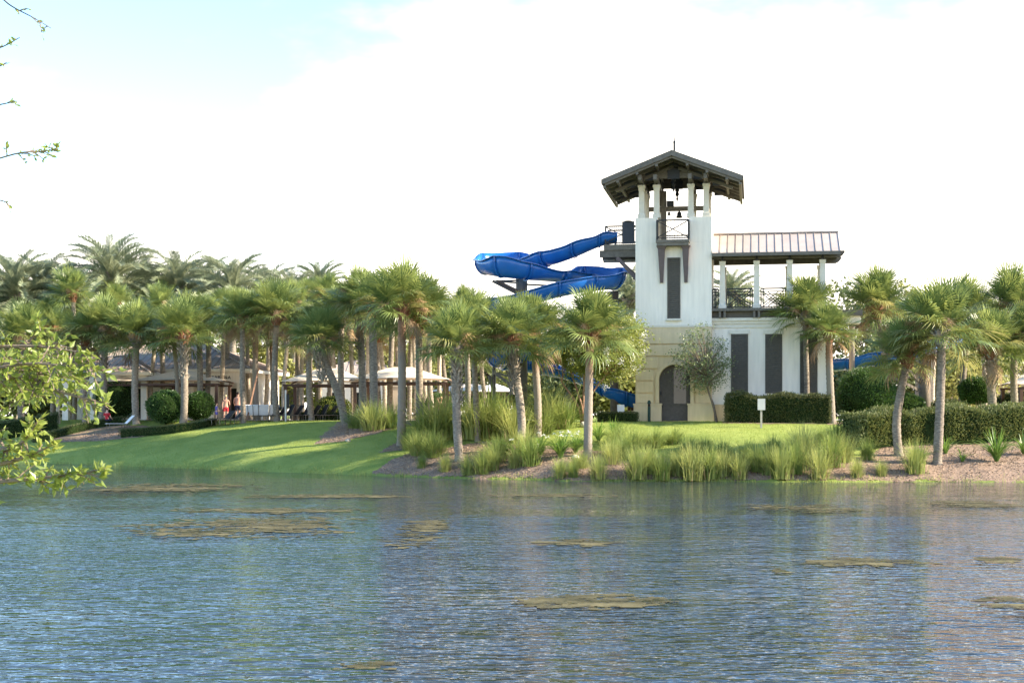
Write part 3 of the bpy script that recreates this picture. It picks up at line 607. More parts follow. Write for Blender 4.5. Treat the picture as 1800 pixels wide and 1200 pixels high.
# ------------------------------------------------------------------ water slides
def catmull(pts, n):
    out = []
    for i in range(len(pts)-1):
        p0, p1, p2, p3 = pts[max(i-1,0)], pts[i], pts[i+1], pts[min(i+2,len(pts)-1)]
        for k in range(n):
            t_ = k/n; out.append(.5*((2*p1)+(p2-p0)*t_+(2*p0-5*p1+4*p2-p3)*t_*t_+(3*p1-p0-3*p2+p3)*t_**3))
    return out+[pts[-1]]
def flume(root, ctrl, base, secn=6, w=.72):
    pts = [p-base for p in catmull(ctrl, 6)]; n = len(pts); secs = []
    for i, p in enumerate(pts):
        d = (pts[min(i+1,n-1)]-pts[max(i-1,0)]); d.z = 0; d.normalize(); s = Vector((-d.y, d.x, 0))
        d2 = (pts[min(i+2,n-1)]-pts[min(i+1,n-2)]); d2.z = 0; d0 = (pts[max(i-1,0)+1]-pts[max(i-1,0)]); d0.z = 0
        t_ = 0
        a, b2 = pts[max(i-2,0)], pts[min(i+2,n-1)]; e1 = (p-a); e2 = (b2-p); e1.z = e2.z = 0
        if e1.length > .01 and e2.length > .01: t_ = max(-1, min(1, e1.normalized().cross(e2.normalized()).z*2.2))    # >0 turns left
        hl, hr = .56+max(0, -t_)*.6, .56+max(0, t_)*.6
        prof = []
        for k in range(13):
            a_ = PI+PI*k/12; x_ = math.cos(a_)*w; hh = hl if x_ < 0 else hr; z_ = (1+math.sin(a_))
            zz = z_*hh
            prof.append(p + s*(-x_) + Vector((0, 0, zz)))
        secs.append((prof, s))
    for j in range(0, n-1, secn):
        seg = secs[j:j+secn+1]; q = MB(); m_ = 13
        vs = []; fs = []
        for prof, s in seg: vs += prof
        for i in range(len(seg)-1):
            for k in range(m_-1): a = i*m_+k; fs.append((a, a+1, a+1+m_, a+m_))
        q.add(vs, fs); part = q.build('flume_section', M['blue'], root, True)
        md = part.modifiers.new('shell', 'SOLIDIFY'); md.thickness = .035; md.offset = 1
        for side, sg in ((0, 1), (12, -1)):
            q = MB()
            for (pa, sa_), (pb, sb_) in zip(seg, seg[1:]): q.bar(pa[side]+sa_*sg*.05, pb[side]+sb_*sg*.05, .14, .045)
            q.build('lip', M['blue'], part)
        q = MB(); prof, s = seg[0]
        for a, b2 in zip(prof, prof[1:]): q.bar(a, b2, .09, .12)
        q.build('flange', M['blue'], part)
base = BW(-3, 4); base.z = ZP
SL = thing('water_slide', 'blue fibreglass water slide winding down in bends left of the tower', 'water slide', base)
c1 = [(1082,428,82.3),(1054,434,82.3),(1010,452,82.6),(960,468,83.6),(905,475,85.6),(862,478,85.2),(853,482,83.0),(880,487,81.2),(925,492,81.3),(985,496,83.2),(1035,500,85.0),(1078,504,84.4),(1080,508,82.4),(1040,512,81.0),(985,522,80.6),(925,538,81.2),(872,552,82.6),(856,560,84.4),(885,566,86.0),(960,574,86.4),(1040,588,86.2),(1085,600,84.8),(1060,610,83.0),(985,620,82.2),(915,636,82.6),(872,644,84.0),(885,650,86.0),(950,658,86),(1010,672,85),(1060,696,84),(1100,714,83.6),(1150,722,84),(1190,726,85)]
flume(SL, [P(*a) for a in c1], base, 6, .6)
def support(root, base, x, D, ytop, arms, r=.34, name='support_column'):
    b0 = B(x, D); top = P(x, ytop, D); q = MB(); q.tube([b0-base-Vector((0,0,.1)), top-base], r, 14); q.build(name, M['pole'], root, True)
    for (xa, ya, Da, yb) in arms:
        a = P(x, yb, D)-base; b2 = P(xa, ya, Da)-base
        MB().bar(a, b2, .12, .16).build('support_arm', M['pole'], root); MB().bar(a+Vector((0,0,.75)), Vector((b2.x, b2.y, b2.z)), .1).build('support_arm', M['pole'], root)
support(SL, base, 917, 83.6, 489, [(866,494,84,520),(873,494,82,515),(985,503,83,522),(868,654,84,690),(905,652,83,690)])
support(SL, base, 1080, 83.6, 512, [(1070,514,82.5,545),(1060,620,83.5,650)], .25)
support(SL, base, 868, 84.6, 574, [(860,660,84.5,690)], .09, 'steel_post')
base2 = BW(12, 6); base2.z = ZP
S2 = thing('water_slide', 'low blue water slide chute right of the wing, half hidden by palms', 'water slide', base2)
flume(S2, [P(*a) for a in [(1390,662,86.5),(1440,655,85.6),(1490,650,85),(1540,644,84.8),(1590,634,85.6),(1640,620,88),(1680,606,91)]], base2, 6, .85)
support(S2, base2, 1625, 86.4, 632, [(1545,652,85,690),(1590,643,85.6,680)], .36)
#==CABANAS==
# ------------------------------------------------------------------ cabana building, canopies, far pavilions
cb = B(262, 106); CB = thing('cabana_building', 'low white pool building with hipped brown metal roof and CABANA lettering', 'building', cb, rad(-6))
def hip_roof(root, x0, x1, y0, y1, ze, zr, m, ridge_in, seams=.5, nm='roof', over=0):
    r = obj(nm, None, root); ym = (y0+y1)/2; a, b2 = x0+ridge_in, x1-ridge_in
    c = [(x0,y0,ze),(x1,y0,ze),(x1,y1,ze),(x0,y1,ze),(a,ym,zr),(b2,ym,zr)]
    for f in ((0,1,5,4),(1,2,5),(2,3,4,5),(3,0,4)): MB().add([c[i] for i in f], [tuple(range(len(f)))]).build('roof_slope', m, r)
    q = MB(); q.box(x0, y0, ze-.22, x1, y1, ze-.01); q.build('soffit', M['trim'], r)
    q = MB()
    for p1, p2 in ((0,4),(1,5),(2,5),(3,4),(4,5)): q.bar(Vector(c[p1])+Vector((0,0,.04)), Vector(c[p2])+Vector((0,0,.04)), .16, .07)
    q.build('hip_cap', M['seam'], r)
    q = MB(); x = x0+seams
    while x < x1:                                        # standing seams on the front slope and the two ends
        t_ = 1.0 if a <= x <= b2 else ((x-x0)/ridge_in if x < a else (x1-x)/ridge_in)
        q.bar((x, y0, ze+.03), (x, lerp(y0, ym, t_), lerp(ze, zr, t_)+.03), .035, .05); x += seams
    y = y0+seams
    while y < y1:
        t_ = 1-abs(y-ym)/(ym-y0)
        q.bar((x1, y, ze+.03), (x1-ridge_in*t_, y, lerp(ze, zr, t_)+.03), .035, .05); q.bar((x0, y, ze+.03), (x0+ridge_in*t_, y, lerp(ze, zr, t_)+.03), .035, .05); y += seams
    struct(q.build('standing_seams', M['seam'], r), 'stuff')
    MB().box(x0-.06, y0-.1, ze-.14, x1+.06, y0-.003, ze+.02).build('gutter', M['trim'], r)
    return r
hip_roof(CB, -7.6, 7.9, -.6, 10.5, 3.75, 5.85, M['tinroof'], 5.2)
hip_roof(CB, -5.8, 1.4, -3.6, 4.0, 3.45, 4.75, M['tinroof'], 3.3)
MB().box(-7, 3.2, 0, 7.2, 9.9, 3.52).build('back_wall', M['trim'], CB)
MB().box(4.6, .0, 2.75, 7.2, .35, 3.52).build('sign_fascia', M['white'], CB)
MB().box(-5.4, -3.2, 2.8, 1.0, -2.9, 3.22).build('porch_fascia', M['trim'], CB)
for x in (4.75, 5.75, 6.95): MB().box(x-.24, -.02, 0, x+.24, .42, 2.747).build('column', M['white'], CB)
for x in (-5.1, -3, -.9, .8): MB().box(x-.22, -3.25, 0, x+.22, -2.85, 2.797).build('column', M['white'], CB)
for x in (1.9, 3.1): MB().box(x-.2, .1, 0, x+.2, .4, 3.5).build('column', M['white'], CB)
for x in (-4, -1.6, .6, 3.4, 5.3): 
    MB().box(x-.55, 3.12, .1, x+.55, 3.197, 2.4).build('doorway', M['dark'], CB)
cu = bpy.data.curves.new('lettering_curve', 'FONT'); cu.body = 'CABANA'; cu.size = .34; cu.extrude = .02; cu.space_character = 1.15; cu.materials.append(M['blackprint'])
tmp = bpy.data.objects.new('tmp', cu); COL.objects.link(tmp)
me = bpy.data.meshes.new_from_object(tmp.evaluated_get(bpy.context.evaluated_depsgraph_get())); me.materials.clear(); me.materials.append(M['blackprint'])
bpy.data.objects.remove(tmp); lo = obj('lettering', me, CB, (4.75, -.025, 3.05), (PI/2, 0, 0))
def canopy(x0, x1, yap, yev, D, label, rz=0, depth=None):
    w = (x1-x0)*D/F; c = B((x0+x1)/2, D); zap, zev = P(0, yap, D).z-c.z, P(0, yev, D).z-c.z; d_ = depth or w*.8
    t_ = thing('shade_canopy', label, 'canopy', c, rz, 'tan shade canopies round the pool')
    hx, hy = w/2, d_/2; rx = hx*.22
    cs = [(-hx,-hy,zev),(hx,-hy,zev),(hx,hy,zev),(-hx,hy,zev),(-rx,0,zap),(rx,0,zap)]
    for f in ((0,1,5,4),(1,2,5),(2,3,4,5),(3,0,4)):      # each cloth panel sags a little between its seams
        pts = [Vector(cs[i]) for i in f]; q = MB(); n = 8; vs = []
        lo_a, lo_b = pts[0], pts[1]; hi_a, hi_b = (pts[3], pts[2]) if len(pts) == 4 else (pts[2], pts[2])
        for j in range(n+1):
            for i in range(n+1):
                p_ = lo_a.lerp(lo_b, i/n).lerp(hi_a.lerp(hi_b, i/n), j/n); sg = math.sin(PI*i/n)*(1-j/n)*.0+math.sin(PI*i/n)*math.sin(PI*min(1, j/n+.08))*.14
                p_.z += math.sin(PI*i/n)*(1-j/n)*.12-sg; vs.append(p_)
        q.add(vs, [(j*(n+1)+i, j*(n+1)+i+1, (j+1)*(n+1)+i+1, (j+1)*(n+1)+i) for j in range(n) for i in range(n)]); q.build('canvas_panel', M['canvas'], t_, True)
    for p1, p2 in ((0,4),(1,5),(2,5),(3,4)): MB().bar(Vector(cs[p1])-Vector((0,0,.07)), Vector(cs[p2])-Vector((0,0,.07)), .07).build('hip_rail', M['brownpost'], t_)
    for sy in (-1, 1):
        MB().box(-hx*.97, sy*hy*.9-.05, zev-.3, hx*.97, sy*hy*.9+.05, zev-.16).build('beam', M['brownpost'], t_)
        for sx_ in (-1, 1): MB().box(sx_*hx*.9-.1, sy*hy*.9-.1, -.05, sx_*hx*.9+.1, sy*hy*.9+.1, zev-.303).build('post', M['brownpost'], t_)
    return t_
canopy(196, 322, 652, 672, 104, 'tan shade canopy furthest left, half behind a thick grey palm trunk')
canopy(243, 400, 652, 671, 101.5, 'tan shade canopy above the two clipped round bushes on the left')
canopy(503, 650, 647, 672, 95, 'tan shade canopy behind the leaning palm, over the black loungers')
canopy(622, 792, 645, 668, 93, 'tan shade canopy in the centre, its right corner lit by sun')
canopy(752, 896, 675, 689, 116, 'far low tan canopy left of the slide column, beyond the grasses')
canopy(1772, 1900, 655, 676, 86, 'tan canopy cut by the right photo edge')
def pavilion(x0, x1, ye, yr, D, label, m, roof):
    c = B((x0+x1)/2, D); w = (x1-x0)*D/F; ze = P(0, ye, D).z-c.z; zr = P(0, yr, D).z-c.z
    t_ = thing('pool_pavilion', label, 'building', c); MB().box(-w/2, 0, 0, w/2, 6, ze).build('wall', m, t_)
    hip_roof(t_, -w/2-.6, w/2+.6, -.6, 6.6, ze+.2, zr, roof, 3.2)
    x = -w/2+1.2
    while x < w/2-1:
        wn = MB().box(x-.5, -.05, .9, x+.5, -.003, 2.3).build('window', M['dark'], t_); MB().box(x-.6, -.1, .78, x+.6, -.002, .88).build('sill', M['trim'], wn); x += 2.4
pavilion(560, 700, 660, 632, 122, 'white walled pool house glimpsed behind the centre canopies', M['white'], M['tinroof'])
pavilion(60, 150, 640, 612, 128, 'dark roofed house deep in shade behind the left palms', M['tanwall'], M['roofboard'])
pavilion(1660, 1900, 664, 640, 112, 'tan pool house behind the right hand palms', M['tanwall'], M['tinroof'])
c = B(690, 101); k = thing('kiosk_wall', 'plain tan screen wall block behind the centre palm trunks', 'wall', c)
MB().box(-.7, 0, 0, .9, .3, 2.4).build('panel', M['tanwall'], k); MB().box(-.78, -.06, 2.403, .98, .36, 2.55).build('coping', M['trim'], k)

# ------------------------------------------------------------------ palms
def fan_frond(seed, pet, blade, droop, nseg=38, m='sabal', arch=.25):
    nseg = int(nseg*1.3)
    r = random.Random(seed); q = MB(); n = 6; pp = []
    for i in range(n+1):
        x = pet*i/n; pp.append(Vector((x, 0, .12*x-arch*x*x)))
    for a, b2, w0, w1 in zip(pp, pp[1:], [.05-.005*i for i in range(n)], [.045-.005*i for i in range(n)]):
        q.add([a+Vector((0,-w0/2,0)), a+Vector((0,w0/2,0)), b2+Vector((0,w1/2,0)), b2+Vector((0,-w1/2,0)), a-Vector((0,0,.03)), b2-Vector((0,0,.02))], [(0,1,2,3),(1,4,5,2),(4,0,3,5)])
    dirx = (pp[-1]-pp[-2]).normalized(); hub = pp[-1]
    for k in range(nseg):
        f = (k+.5)/nseg*2-1; th = f*rad(158)+r.uniform(-.03,.03)
        along = .34*(1-abs(f))**.8
        costa = hub+dirx*along*blade-Vector((0,0,.5*along*along*blade*1.4))
        ln = blade*(1-.32*abs(f)**1.5)*r.uniform(.86,1.06)
        dv = Vector((math.cos(th), math.sin(th), .10+.28*abs(math.sin(th)))).normalized()
        dv = Matrix.Rotation(-math.atan2(dirx.z, dirx.x), 3, 'Y') @ dv
        side = Vector((-math.sin(th), math.cos(th), 0)); w = .055*r.uniform(.75,1.2)
        dr_ = droop*r.uniform(.6,1.4)
        m1 = costa+dv*ln*.5-Vector((0,0,dr_*.12*ln)); m2 = costa+dv*ln*.8-Vector((0,0,dr_*.42*ln)); tip = costa+dv*ln*.97-Vector((0,0,dr_*.85*ln))
        q.add([costa-side*.008, costa+side*.008, m1+side*w/2, m1-side*w/2, m2+side*w*.32, m2-side*w*.32, tip], [(0,1,2,3),(3,2,4,5),(5,4,6)])
    return q.mesh('frond', M[m])
def date_frond(seed, ln, m='date'):
    r = random.Random(seed); q = MB(); n = 16; pp = []; a = 0
    cur = Vector((0,0,0)); ang = .12
    for i in range(n+1):
        pp.append(cur.copy()); cur = cur+Vector((math.cos(ang), 0, math.sin(ang)))*ln/n; ang -= .052+.02*r.random()+.003*i
    q.tube(pp, [lerp(.045, .008, i/n) for i in range(n+1)], 4)
    for i in range(1, 110):
        t_ = .1+.9*i/110; j = min(int(t_*n), n-1); p_ = pp[j].lerp(pp[j+1], t_*n-j); d = (pp[j+1]-pp[j]).normalized(); up = Vector((-d.z, 0, d.x))
        l2 = (.74-.34*abs(t_-.4)**1.2*1.5)*r.uniform(.85,1.1)*(1 if t_ < .93 else .7); s = -1 if i % 2 else 1
        e = (d*.75+Vector((0,s,0))*.75+up*r.uniform(.25,.75)).normalized(); w = d*.05
        mid = p_+e*l2*.5; q.add([p_-w*.5, p_+w*.5, mid+w, p_+e*l2-Vector((0,0,.06)), mid-w*.6], [(0,1,2,4),(4,2,3)])
    return q.mesh('frond', M[m])
FR = dict(
    young=[fan_frond(i, .85, 1.08, .12, 32, 'sabal', .02) for i in range(3)],
    mid=[fan_frond(10+i, .95, 1.12, .32, 32, 'sabal', .12) for i in range(4)],
    old=[fan_frond(20+i, 1.0, 1.1, .58, 32, 'sabal', .17) for i in range(3)],
    yel=[fan_frond(30+i, 1.0, 1.05, .7, 32, 'sabalyel', .24) for i in range(2)],
    dead=[fan_frond(40+i, .75, .65, 1.3, 26, 'deadfrond', .35) for i in range(2)],
    date=[date_frond(50+i, 4.4) for i in range(4)])
def boots_mesh(r0, r1, h, n, m, seed, out=.16, ln=.32):
    r = random.Random(seed); q = MB()
    for i in range(n):
        z = h*i/n; a = i*2.39996+r.uniform(-.2,.2); rr = lerp(r0, r1, z/h if h else 0); s = r.choice((-1,1))*r.uniform(.05,.14); l_ = ln*r.uniform(.6,1.3); o_ = out*r.uniform(.4,1.3)
        c_, s_ = math.cos(a), math.sin(a); ra = Vector((c_, s_, 0)); ta = Vector((-s_, c_, 0))
        b0 = ra*rr*.9+Vector((0,0,z)); t0 = ra*(rr+o_)+ta*s+Vector((0,0,z+l_))
        q.add([b0-ta*.075, b0+ta*.075, b0+ta*.03-ra*.0+ra*.06, t0-ta*.045, t0+ta*.045, t0-ra*.03+Vector((0,0,-.05))], [(0,1,4,3),(0,3,5,2),(1,2,5,4),(3,4,5)])
    return q.mesh('boots', m)
HEADS = []
for i in range(5):                                       # fibrous heart of a crown with old leaf bases
    r = random.Random(300+i); q = MB(); q.tube([(0,0,-.45),(0,0,-.2),(0,0,.1),(0,0,.35),(0,0,.6)], [.19,.27,.28,.17,.04], 10)
    me = q.mesh('crown', M['redboot' if i % 2 else 'boot']); HEADS.append((me, boots_mesh(.22, .2, .55, 46, M['redboot' if i % 2 else 'boot'], 310+i, .26, .36)))
def panicle(seed):
    r = random.Random(seed); q = MB(); p = Vector((0,0,0)); d = Vector((.9,0,.55)); pts = []
    for i in range(8): pts.append(p.copy()); p = p+d*.16; d = (d+Vector((.02,0,-.17))).normalized()
    q.tube(pts, [.016-.0015*i for i in range(8)], 3)
    for i in range(120):
        b0 = pts[r.randrange(3, 8)]+Vector((r.gauss(0,.04), r.gauss(0,.05), r.gauss(0,.04))); e = b0+Vector((r.gauss(.12,.14), r.gauss(0,.18), r.gauss(-.16,.12))); w = Vector((0,.011,.006))
        q.add([b0-w, b0+w, e], [(0,1,2)])
    return q.mesh('seed_stalk', M['seed'])
PAN = [panicle(i) for i in range(3)]
def trunk_mesh(pts, r0, r1, m, seed, flare=1.25):
    r = random.Random(seed); n = max(8, int((pts[-1]-pts[0]).length/.11)); cs = catmull(pts, max(2, n//(len(pts)-1))); k = len(cs)
    rs = [lerp(r0, r1, i/(k-1))*(1+(flare-1)*max(0, 1-i/5))*(1.035 if i % 2 else .965)*r.uniform(.96,1.05) for i in range(k)]
    return MB().tube(cs, rs, 10).mesh('trunk', m, True)
PN = [0]
def sabal(base, head, scale, label, style='', group=None, rt=.175, bend=0, nf=None):
    """style letters: b booted trunk, r red trunk, y yellowing crown, d dead skirt, s small, f far"""
    PN[0] += 1; sd_ = PN[0]; r = random.Random(500+sd_); bend = bend or r.uniform(-.14,.14)
    t_ = thing('sabal_palm', label, 'palm tree', base, 0, group)
    top = head-base; pts = [Vector((0,0,-.2)), Vector((top.x*.3+bend, 0, top.z*.33)), Vector((top.x*.72+bend*.7, 0, top.z*.68)), Vector((top.x, top.y, top.z-.2))]
    obj('trunk', trunk_mesh(pts, rt*1.08, rt*.92, M['redbark' if 'r' in style else 'bark'], sd_), t_)
    if 'b' in style:
        h = min(2.6, top.z*.45); o = obj('boots', boots_mesh(rt*1.0, rt*1.1, h, int(h*34), M['boot'], sd_, .17, .34), t_, (top.x-top.x*.28*h/top.z+bend*.2, top.y, top.z-h-.25)); struct(o, 'stuff')
        if abs(top.x) > .6: o.rotation_euler = (0, math.atan2(top.x*.3, h), 0)
    hm, bm = HEADS[r.randrange(5)] if 'r' not in style else HEADS[1]
    cr_ = obj('crown', hm, t_, top, (r.gauss(0,.09), r.gauss(0,.09), r.uniform(0, 6)), scale*r.uniform(.92,1.1))
    struct(obj('leaf_bases', bm, cr_, (0,0,-.35)), 'stuff')
    n = nf or (36 if 'f' in style else 50); a = r.uniform(0, 6)
    for i in range(n):
        f = i/(n-1); el = lerp(87, -5, f**.95)+r.uniform(-10,10); a += 2.39996+r.uniform(-.25,.25)
        kind = 'young' if f < .25 else 'mid' if f < .66 else 'old'
        if f > .55 and r.random() < (.45 if 'y' in style else .10): kind = 'yel'
        if f > .86 and r.random() < (.38 if 'd' in style else .12): kind = 'dead'; el -= 18
        M_ = Matrix.Rotation(a, 4, 'Z') @ Matrix.Rotation(-rad(el), 4, 'Y') @ Matrix.Rotation(r.uniform(-.5,.5), 4, 'X')
        s_ = r.uniform(.85,1.08)*(1 if f > .12 else .8)
        o = obj('frond', r.choice(FR[kind]), cr_, (0,0,.25-.5*f), M_.to_euler(), s_)
    for i in range(3 if 'f' in style else 6):
        obj('seed_stalk', r.choice(PAN), cr_, (0,0,.1), (0, r.uniform(-.5,.3), r.uniform(0,6)), r.uniform(.8,1.25))
    return t_
# (base x, base y or None, distance or None, head x, head y, crown radius in photo px, style, label, bend)
SLIM = [(102,104),(122,109),(266,103),(338,106),(388,104),(441,107),(466,110),(500,98),(516,106),(534,101),(560,108),(592,99),(620,104),(646,98),(676,100),(700,110),(730,99),(750,106),(775,101),(796,108),(1560,96),(1640,98),(1730,92)]
PALMS = [
 (705,783,None,706,545,88,'r','tall palm in the centre with red brown upper trunk, highest of the group',0,.22),
 (738,762,None,736,565,80,'','grey trunked palm just right of the tallest centre palm',0,.2),
 (808,810,None,803,612,74,'b','palm nearest the water with a basket of leaf bases under its crown',0,.2),
 (840,775,None,832,585,78,'y','slim palm behind the waterside palm, yellow fronds low on its trunk',0,.15),
 (918,792,None,900,600,84,'b','palm with a white streaked trunk beside the slide column',.1,.2),
 (945,768,None,938,594,86,'dr','palm with a dark dead skirt left of the white flowering tree',0,.19),
 (1033,803,None,1037,594,94,'r','straight grey palm in front of the white flowering tree',0,.2),
 (657,None,85.5,655,566,80,'','thick grey palm rising behind the green grass clumps',0,.24),
 (637,None,87.5,632,558,76,'b','dark booted palm left of the thick grey centre palm',0,.22),
 (608,None,86,563,622,76,'b','palm with a strongly leaning lower trunk beside the mulch bed',0,.22),
 (604,None,91,600,582,64,'','palm right behind the leaning palm, beside a brown canopy post',0,.2),
 (548,None,91.5,546,602,58,'f','straight grey palm left of the leaning palm, over the loungers',0,.19),
 (487,None,91.5,486,578,68,'d','grey palm beside the row of white and black loungers',0,.19),
 (428,743,None,426,584,68,'d','slender grey palm standing in front of the shirtless men',0,.17),
 (452,None,99,450,592,60,'r','orange brown palm behind the people, propped by a brace',0,.2),
 (478,None,102,476,606,54,'rf','thin orange palm behind the white loungers',0,.15),
 (322,744,None,322,612,72,'b','palm with white criss cross leaf bases above the round bushes',0,.24),
 (311,None,99,304,596,60,'rf','thin red trunked palm left of the criss cross palm',0,.15),
 (352,None,99,350,588,64,'f','left of two close palms right of the criss cross palm',0,.2),
 (360,None,100,366,588,60,'f','right of two close palms before the cabana sign',0,.19),
 (240,745,None,240,618,70,'d','thick grey palm left of the larger round bush',0,.24),
 (150,748,None,150,618,66,'bd','palm with a shaggy red brown head rising from the left mulch bed',0,.2),
 (178,747,None,182,604,70,'by','palm with yellow fern tufts on its trunk, left mulch bed',0,.22),
 (38,752,None,42,618,72,'d','leftmost palm, pale cut leaf bases below its crown',0,.25),
 (92,None,108,90,590,58,'f','palm behind the leftmost one, crown against the date palms',0,.18),
 (130,None,108,128,540,64,'f','taller sabal crown under the highest date palm',0,.18),
 (212,None,110,205,560,60,'f','sabal palm behind the cabana roof ridge, left part',0,.18),
 (285,None,104,283,566,58,'f','sabal palm behind the cabana roof peak',0,.18),
 (400,None,107,398,572,56,'f','sabal palm beyond the cabana sign gable',0,.17),
 (525,None,102,520,562,58,'f','sabal palm crown left of the leaning palm, further back',0,.18),
 (578,None,104,574,546,56,'fy','yellow green sabal crown behind the leaning palm',0,.17),
 (545,None,110,540,545,52,'fy','distant pale sabal crown below the small date palm',0,.17),
 (685,None,93,690,575,64,'f','palm between the thick grey palm and the tallest centre palm',0,.18),
 (720,None,103,722,585,58,'f','palm behind the tallest centre palm, right side',0,.17),
 (760,None,98,754,560,64,'f','palm right of the centre canopy corner, grey trunk',0,.18),
 (786,None,106,776,606,52,'fy','short yellowish palm beyond the centre canopy',0,.16),
 (822,None,90,818,552,66,'fy','golden crowned palm above the waterside palm',0,.18),
 (858,None,95,846,632,40,'ys','small bright yellow palm hanging beside the slide',0,.14),
 (668,None,108,664,600,52,'fy','thin far palm between the two centre canopies',0,.15),
 (1418,None,79.4,1415,556,74,'d','slim palm in front of the wing balcony',0,.15),
 (1463,None,77.4,1457,590,62,'dr','palm at the right end of the clipped hedge, red boots below its crown',0,.2),
 (1572,None,84,1542,545,82,'dy','full crowned palm right of the wing roof',0,.18),
 (1581,801,None,1594,632,74,'d','palm with a curved lower trunk and shaggy boots on the right bank',-.25,.2),
 (1647,815,None,1655,588,92,'y','straight pale palm close to the water on the right bank',0,.21),
 (1690,None,85,1702,565,76,'y','palm with orange seed stalks behind the straight right bank palm',0,.19),
 (1750,None,79,1743,618,76,'b','palm with a rough booted trunk in the right hedge',0,.24),
 (1786,None,82,1786,548,78,'d','palm with dark fronds near the right photo edge',0,.2),
 (1822,None,80,1815,600,72,'','palm cut by the right photo edge',0,.2),
 (1610,None,93,1612,555,60,'f','far sabal crown between the curved palm and the straight pale palm',0,.18),
]
for xb, yb, D_, xh, yh, rp, st, lab, bend, rt in PALMS:
    b0 = G(xb, yb) if yb else B(xb, D_)
    if xh < 700: yh -= 20; rp *= .93
    h0 = P(xh, yh, b0.y); sabal(b0, h0, rp*b0.y/F/2.0*(.82 if 'f' in st else .94), lab, st, 'sabal palms round the pool', rt, bend)
M['palebark'] = nmat('pale_palm_bark', (.40,.33,.25), .98, 5, .3, 1.0, 11, stretch=(1,1,3.2), rnd=.2, big=.25, spec=.1)
for i, (x, D_) in enumerate(sorted(SLIM)):
    b0 = B(x, D_); k = random.Random(x); h0 = P(x+k.uniform(-9,9), k.uniform(556,598), D_)
    t_ = sabal(b0, h0, k.uniform(44,54)*D_/F/2.0, '%s slim pale trunked palm from the left in the crowded grove behind the pool' % ORD[i], 'f', 'slim palms of the grove', k.uniform(.13,.17), 0, 22)
    for o in t_.children:
        if o.name.startswith('trunk'): o.data.materials[0] = M['palebark']
def date_palm(x, D, xh, yh, ln, label):
    b0 = B(x, D); h0 = P(xh, yh, D); PN[0] += 1; r = random.Random(900+PN[0]); t_ = thing('date_palm', label, 'palm tree', b0, 0, 'date palms behind the pool'); top = h0-b0
    obj('trunk', trunk_mesh([Vector((0,0,-.2)), top*.5, top-Vector((0,0,.2))], .32, .3, M['boot'], PN[0]), t_)
    cr_ = obj('crown', HEADS[0][0], t_, top, (0,0,r.uniform(0,6)), 2.0)
    struct(obj('leaf_bases', HEADS[0][1], cr_, (0,0,-.35)), 'stuff')
    n = 82; a = r.uniform(0,6)
    for i in range(n):
        f = i/(n-1); el = lerp(82, -28, f)+r.uniform(-7,7); a += 2.39996+r.uniform(-.2,.2)
        M_ = Matrix.Rotation(a, 4, 'Z') @ Matrix.Rotation(-rad(el), 4, 'Y') @ Matrix.Rotation(r.uniform(-.6,.6), 4, 'X')
        obj('frond', r.choice(FR['date']), cr_, (0,0,.2-.3*f), M_.to_euler(), ln/4.4/2*r.uniform(.88,1.08))
for a in [(30,122,28,528,4.9,'date palm at the far left above the leftmost sabal'),(72,126,76,532,4.8,'second date palm from the left edge'),(192,124,196,502,5.0,'tallest date palm, above the cabana roof'),
          (255,130,250,520,4.4,'date palm just right of and behind the tallest one'),(312,126,312,520,4.5,'date palm above the cabana roof peak'),(408,124,410,528,4.6,'date palm right of the cabana, long arching fronds'),
          (470,132,470,530,4.0,'date palm between the two right hand date palms of the row'),(560,130,562,520,3.6,'rightmost small date palm of the back row'),(130,130,134,536,4.4,'date palm between the second from the left and the tallest'),(358,131,360,530,4.4,'date palm between the cabana roof peak and the long fronded one'),(515,128,517,540,3.8,'low date palm left of the rightmost one in the row'),(1106,112,1104,535,3.2,'small date palm close left of the tower wall'),
          (1290,116,1288,530,3.0,'feathery palm top seen through the wing balcony')]: date_palm(*a)
#==PLANTS==
# ------------------------------------------------------------------ leaves, shrubs, hedges
def leaf_mesh(name, m, spots, size, dirs=None, r=R, asp=.45):
    """many small folded leaves, one quad pair each, on the given points"""
    v = []; f = []
    for i, p in enumerate(spots):
        d = Vector((r.gauss(0,1), r.gauss(0,1), r.gauss(0,.8))) if dirs is None else Vector(dirs[i])+Vector((r.gauss(0,.5), r.gauss(0,.5), r.gauss(0,.5)))
        d.normalize(); s = d.cross(Vector((r.gauss(0,1), r.gauss(0,1), r.gauss(0,1)))).normalized(); u = s.cross(d)
        l_ = size*r.uniform(.65,1.25); w = l_*asp; p = Vector(p); o = len(v)
        v += [p, p+d*l_*.45+s*w/2+u*w*.18, p+d*l_, p+d*l_*.45-s*w/2+u*w*.18]; f += [(o,o+1,o+2),(o,o+2,o+3)]
    me = bpy.data.meshes.new(name); me.from_pydata([tuple(x) for x in v], [], f); me.materials.append(m); return me
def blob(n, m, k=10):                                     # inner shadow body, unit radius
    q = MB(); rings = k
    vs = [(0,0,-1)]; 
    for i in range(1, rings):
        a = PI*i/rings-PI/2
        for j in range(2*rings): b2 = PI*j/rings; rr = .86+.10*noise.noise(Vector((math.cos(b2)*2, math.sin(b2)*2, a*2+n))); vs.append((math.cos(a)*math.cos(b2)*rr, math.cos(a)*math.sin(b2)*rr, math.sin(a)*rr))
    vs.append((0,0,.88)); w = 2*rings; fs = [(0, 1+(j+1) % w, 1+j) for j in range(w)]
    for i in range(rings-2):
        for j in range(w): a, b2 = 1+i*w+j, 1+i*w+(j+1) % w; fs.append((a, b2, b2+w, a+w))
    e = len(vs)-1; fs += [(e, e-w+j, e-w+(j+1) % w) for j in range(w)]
    return q.add(vs, fs).mesh('inner_body', m, True)
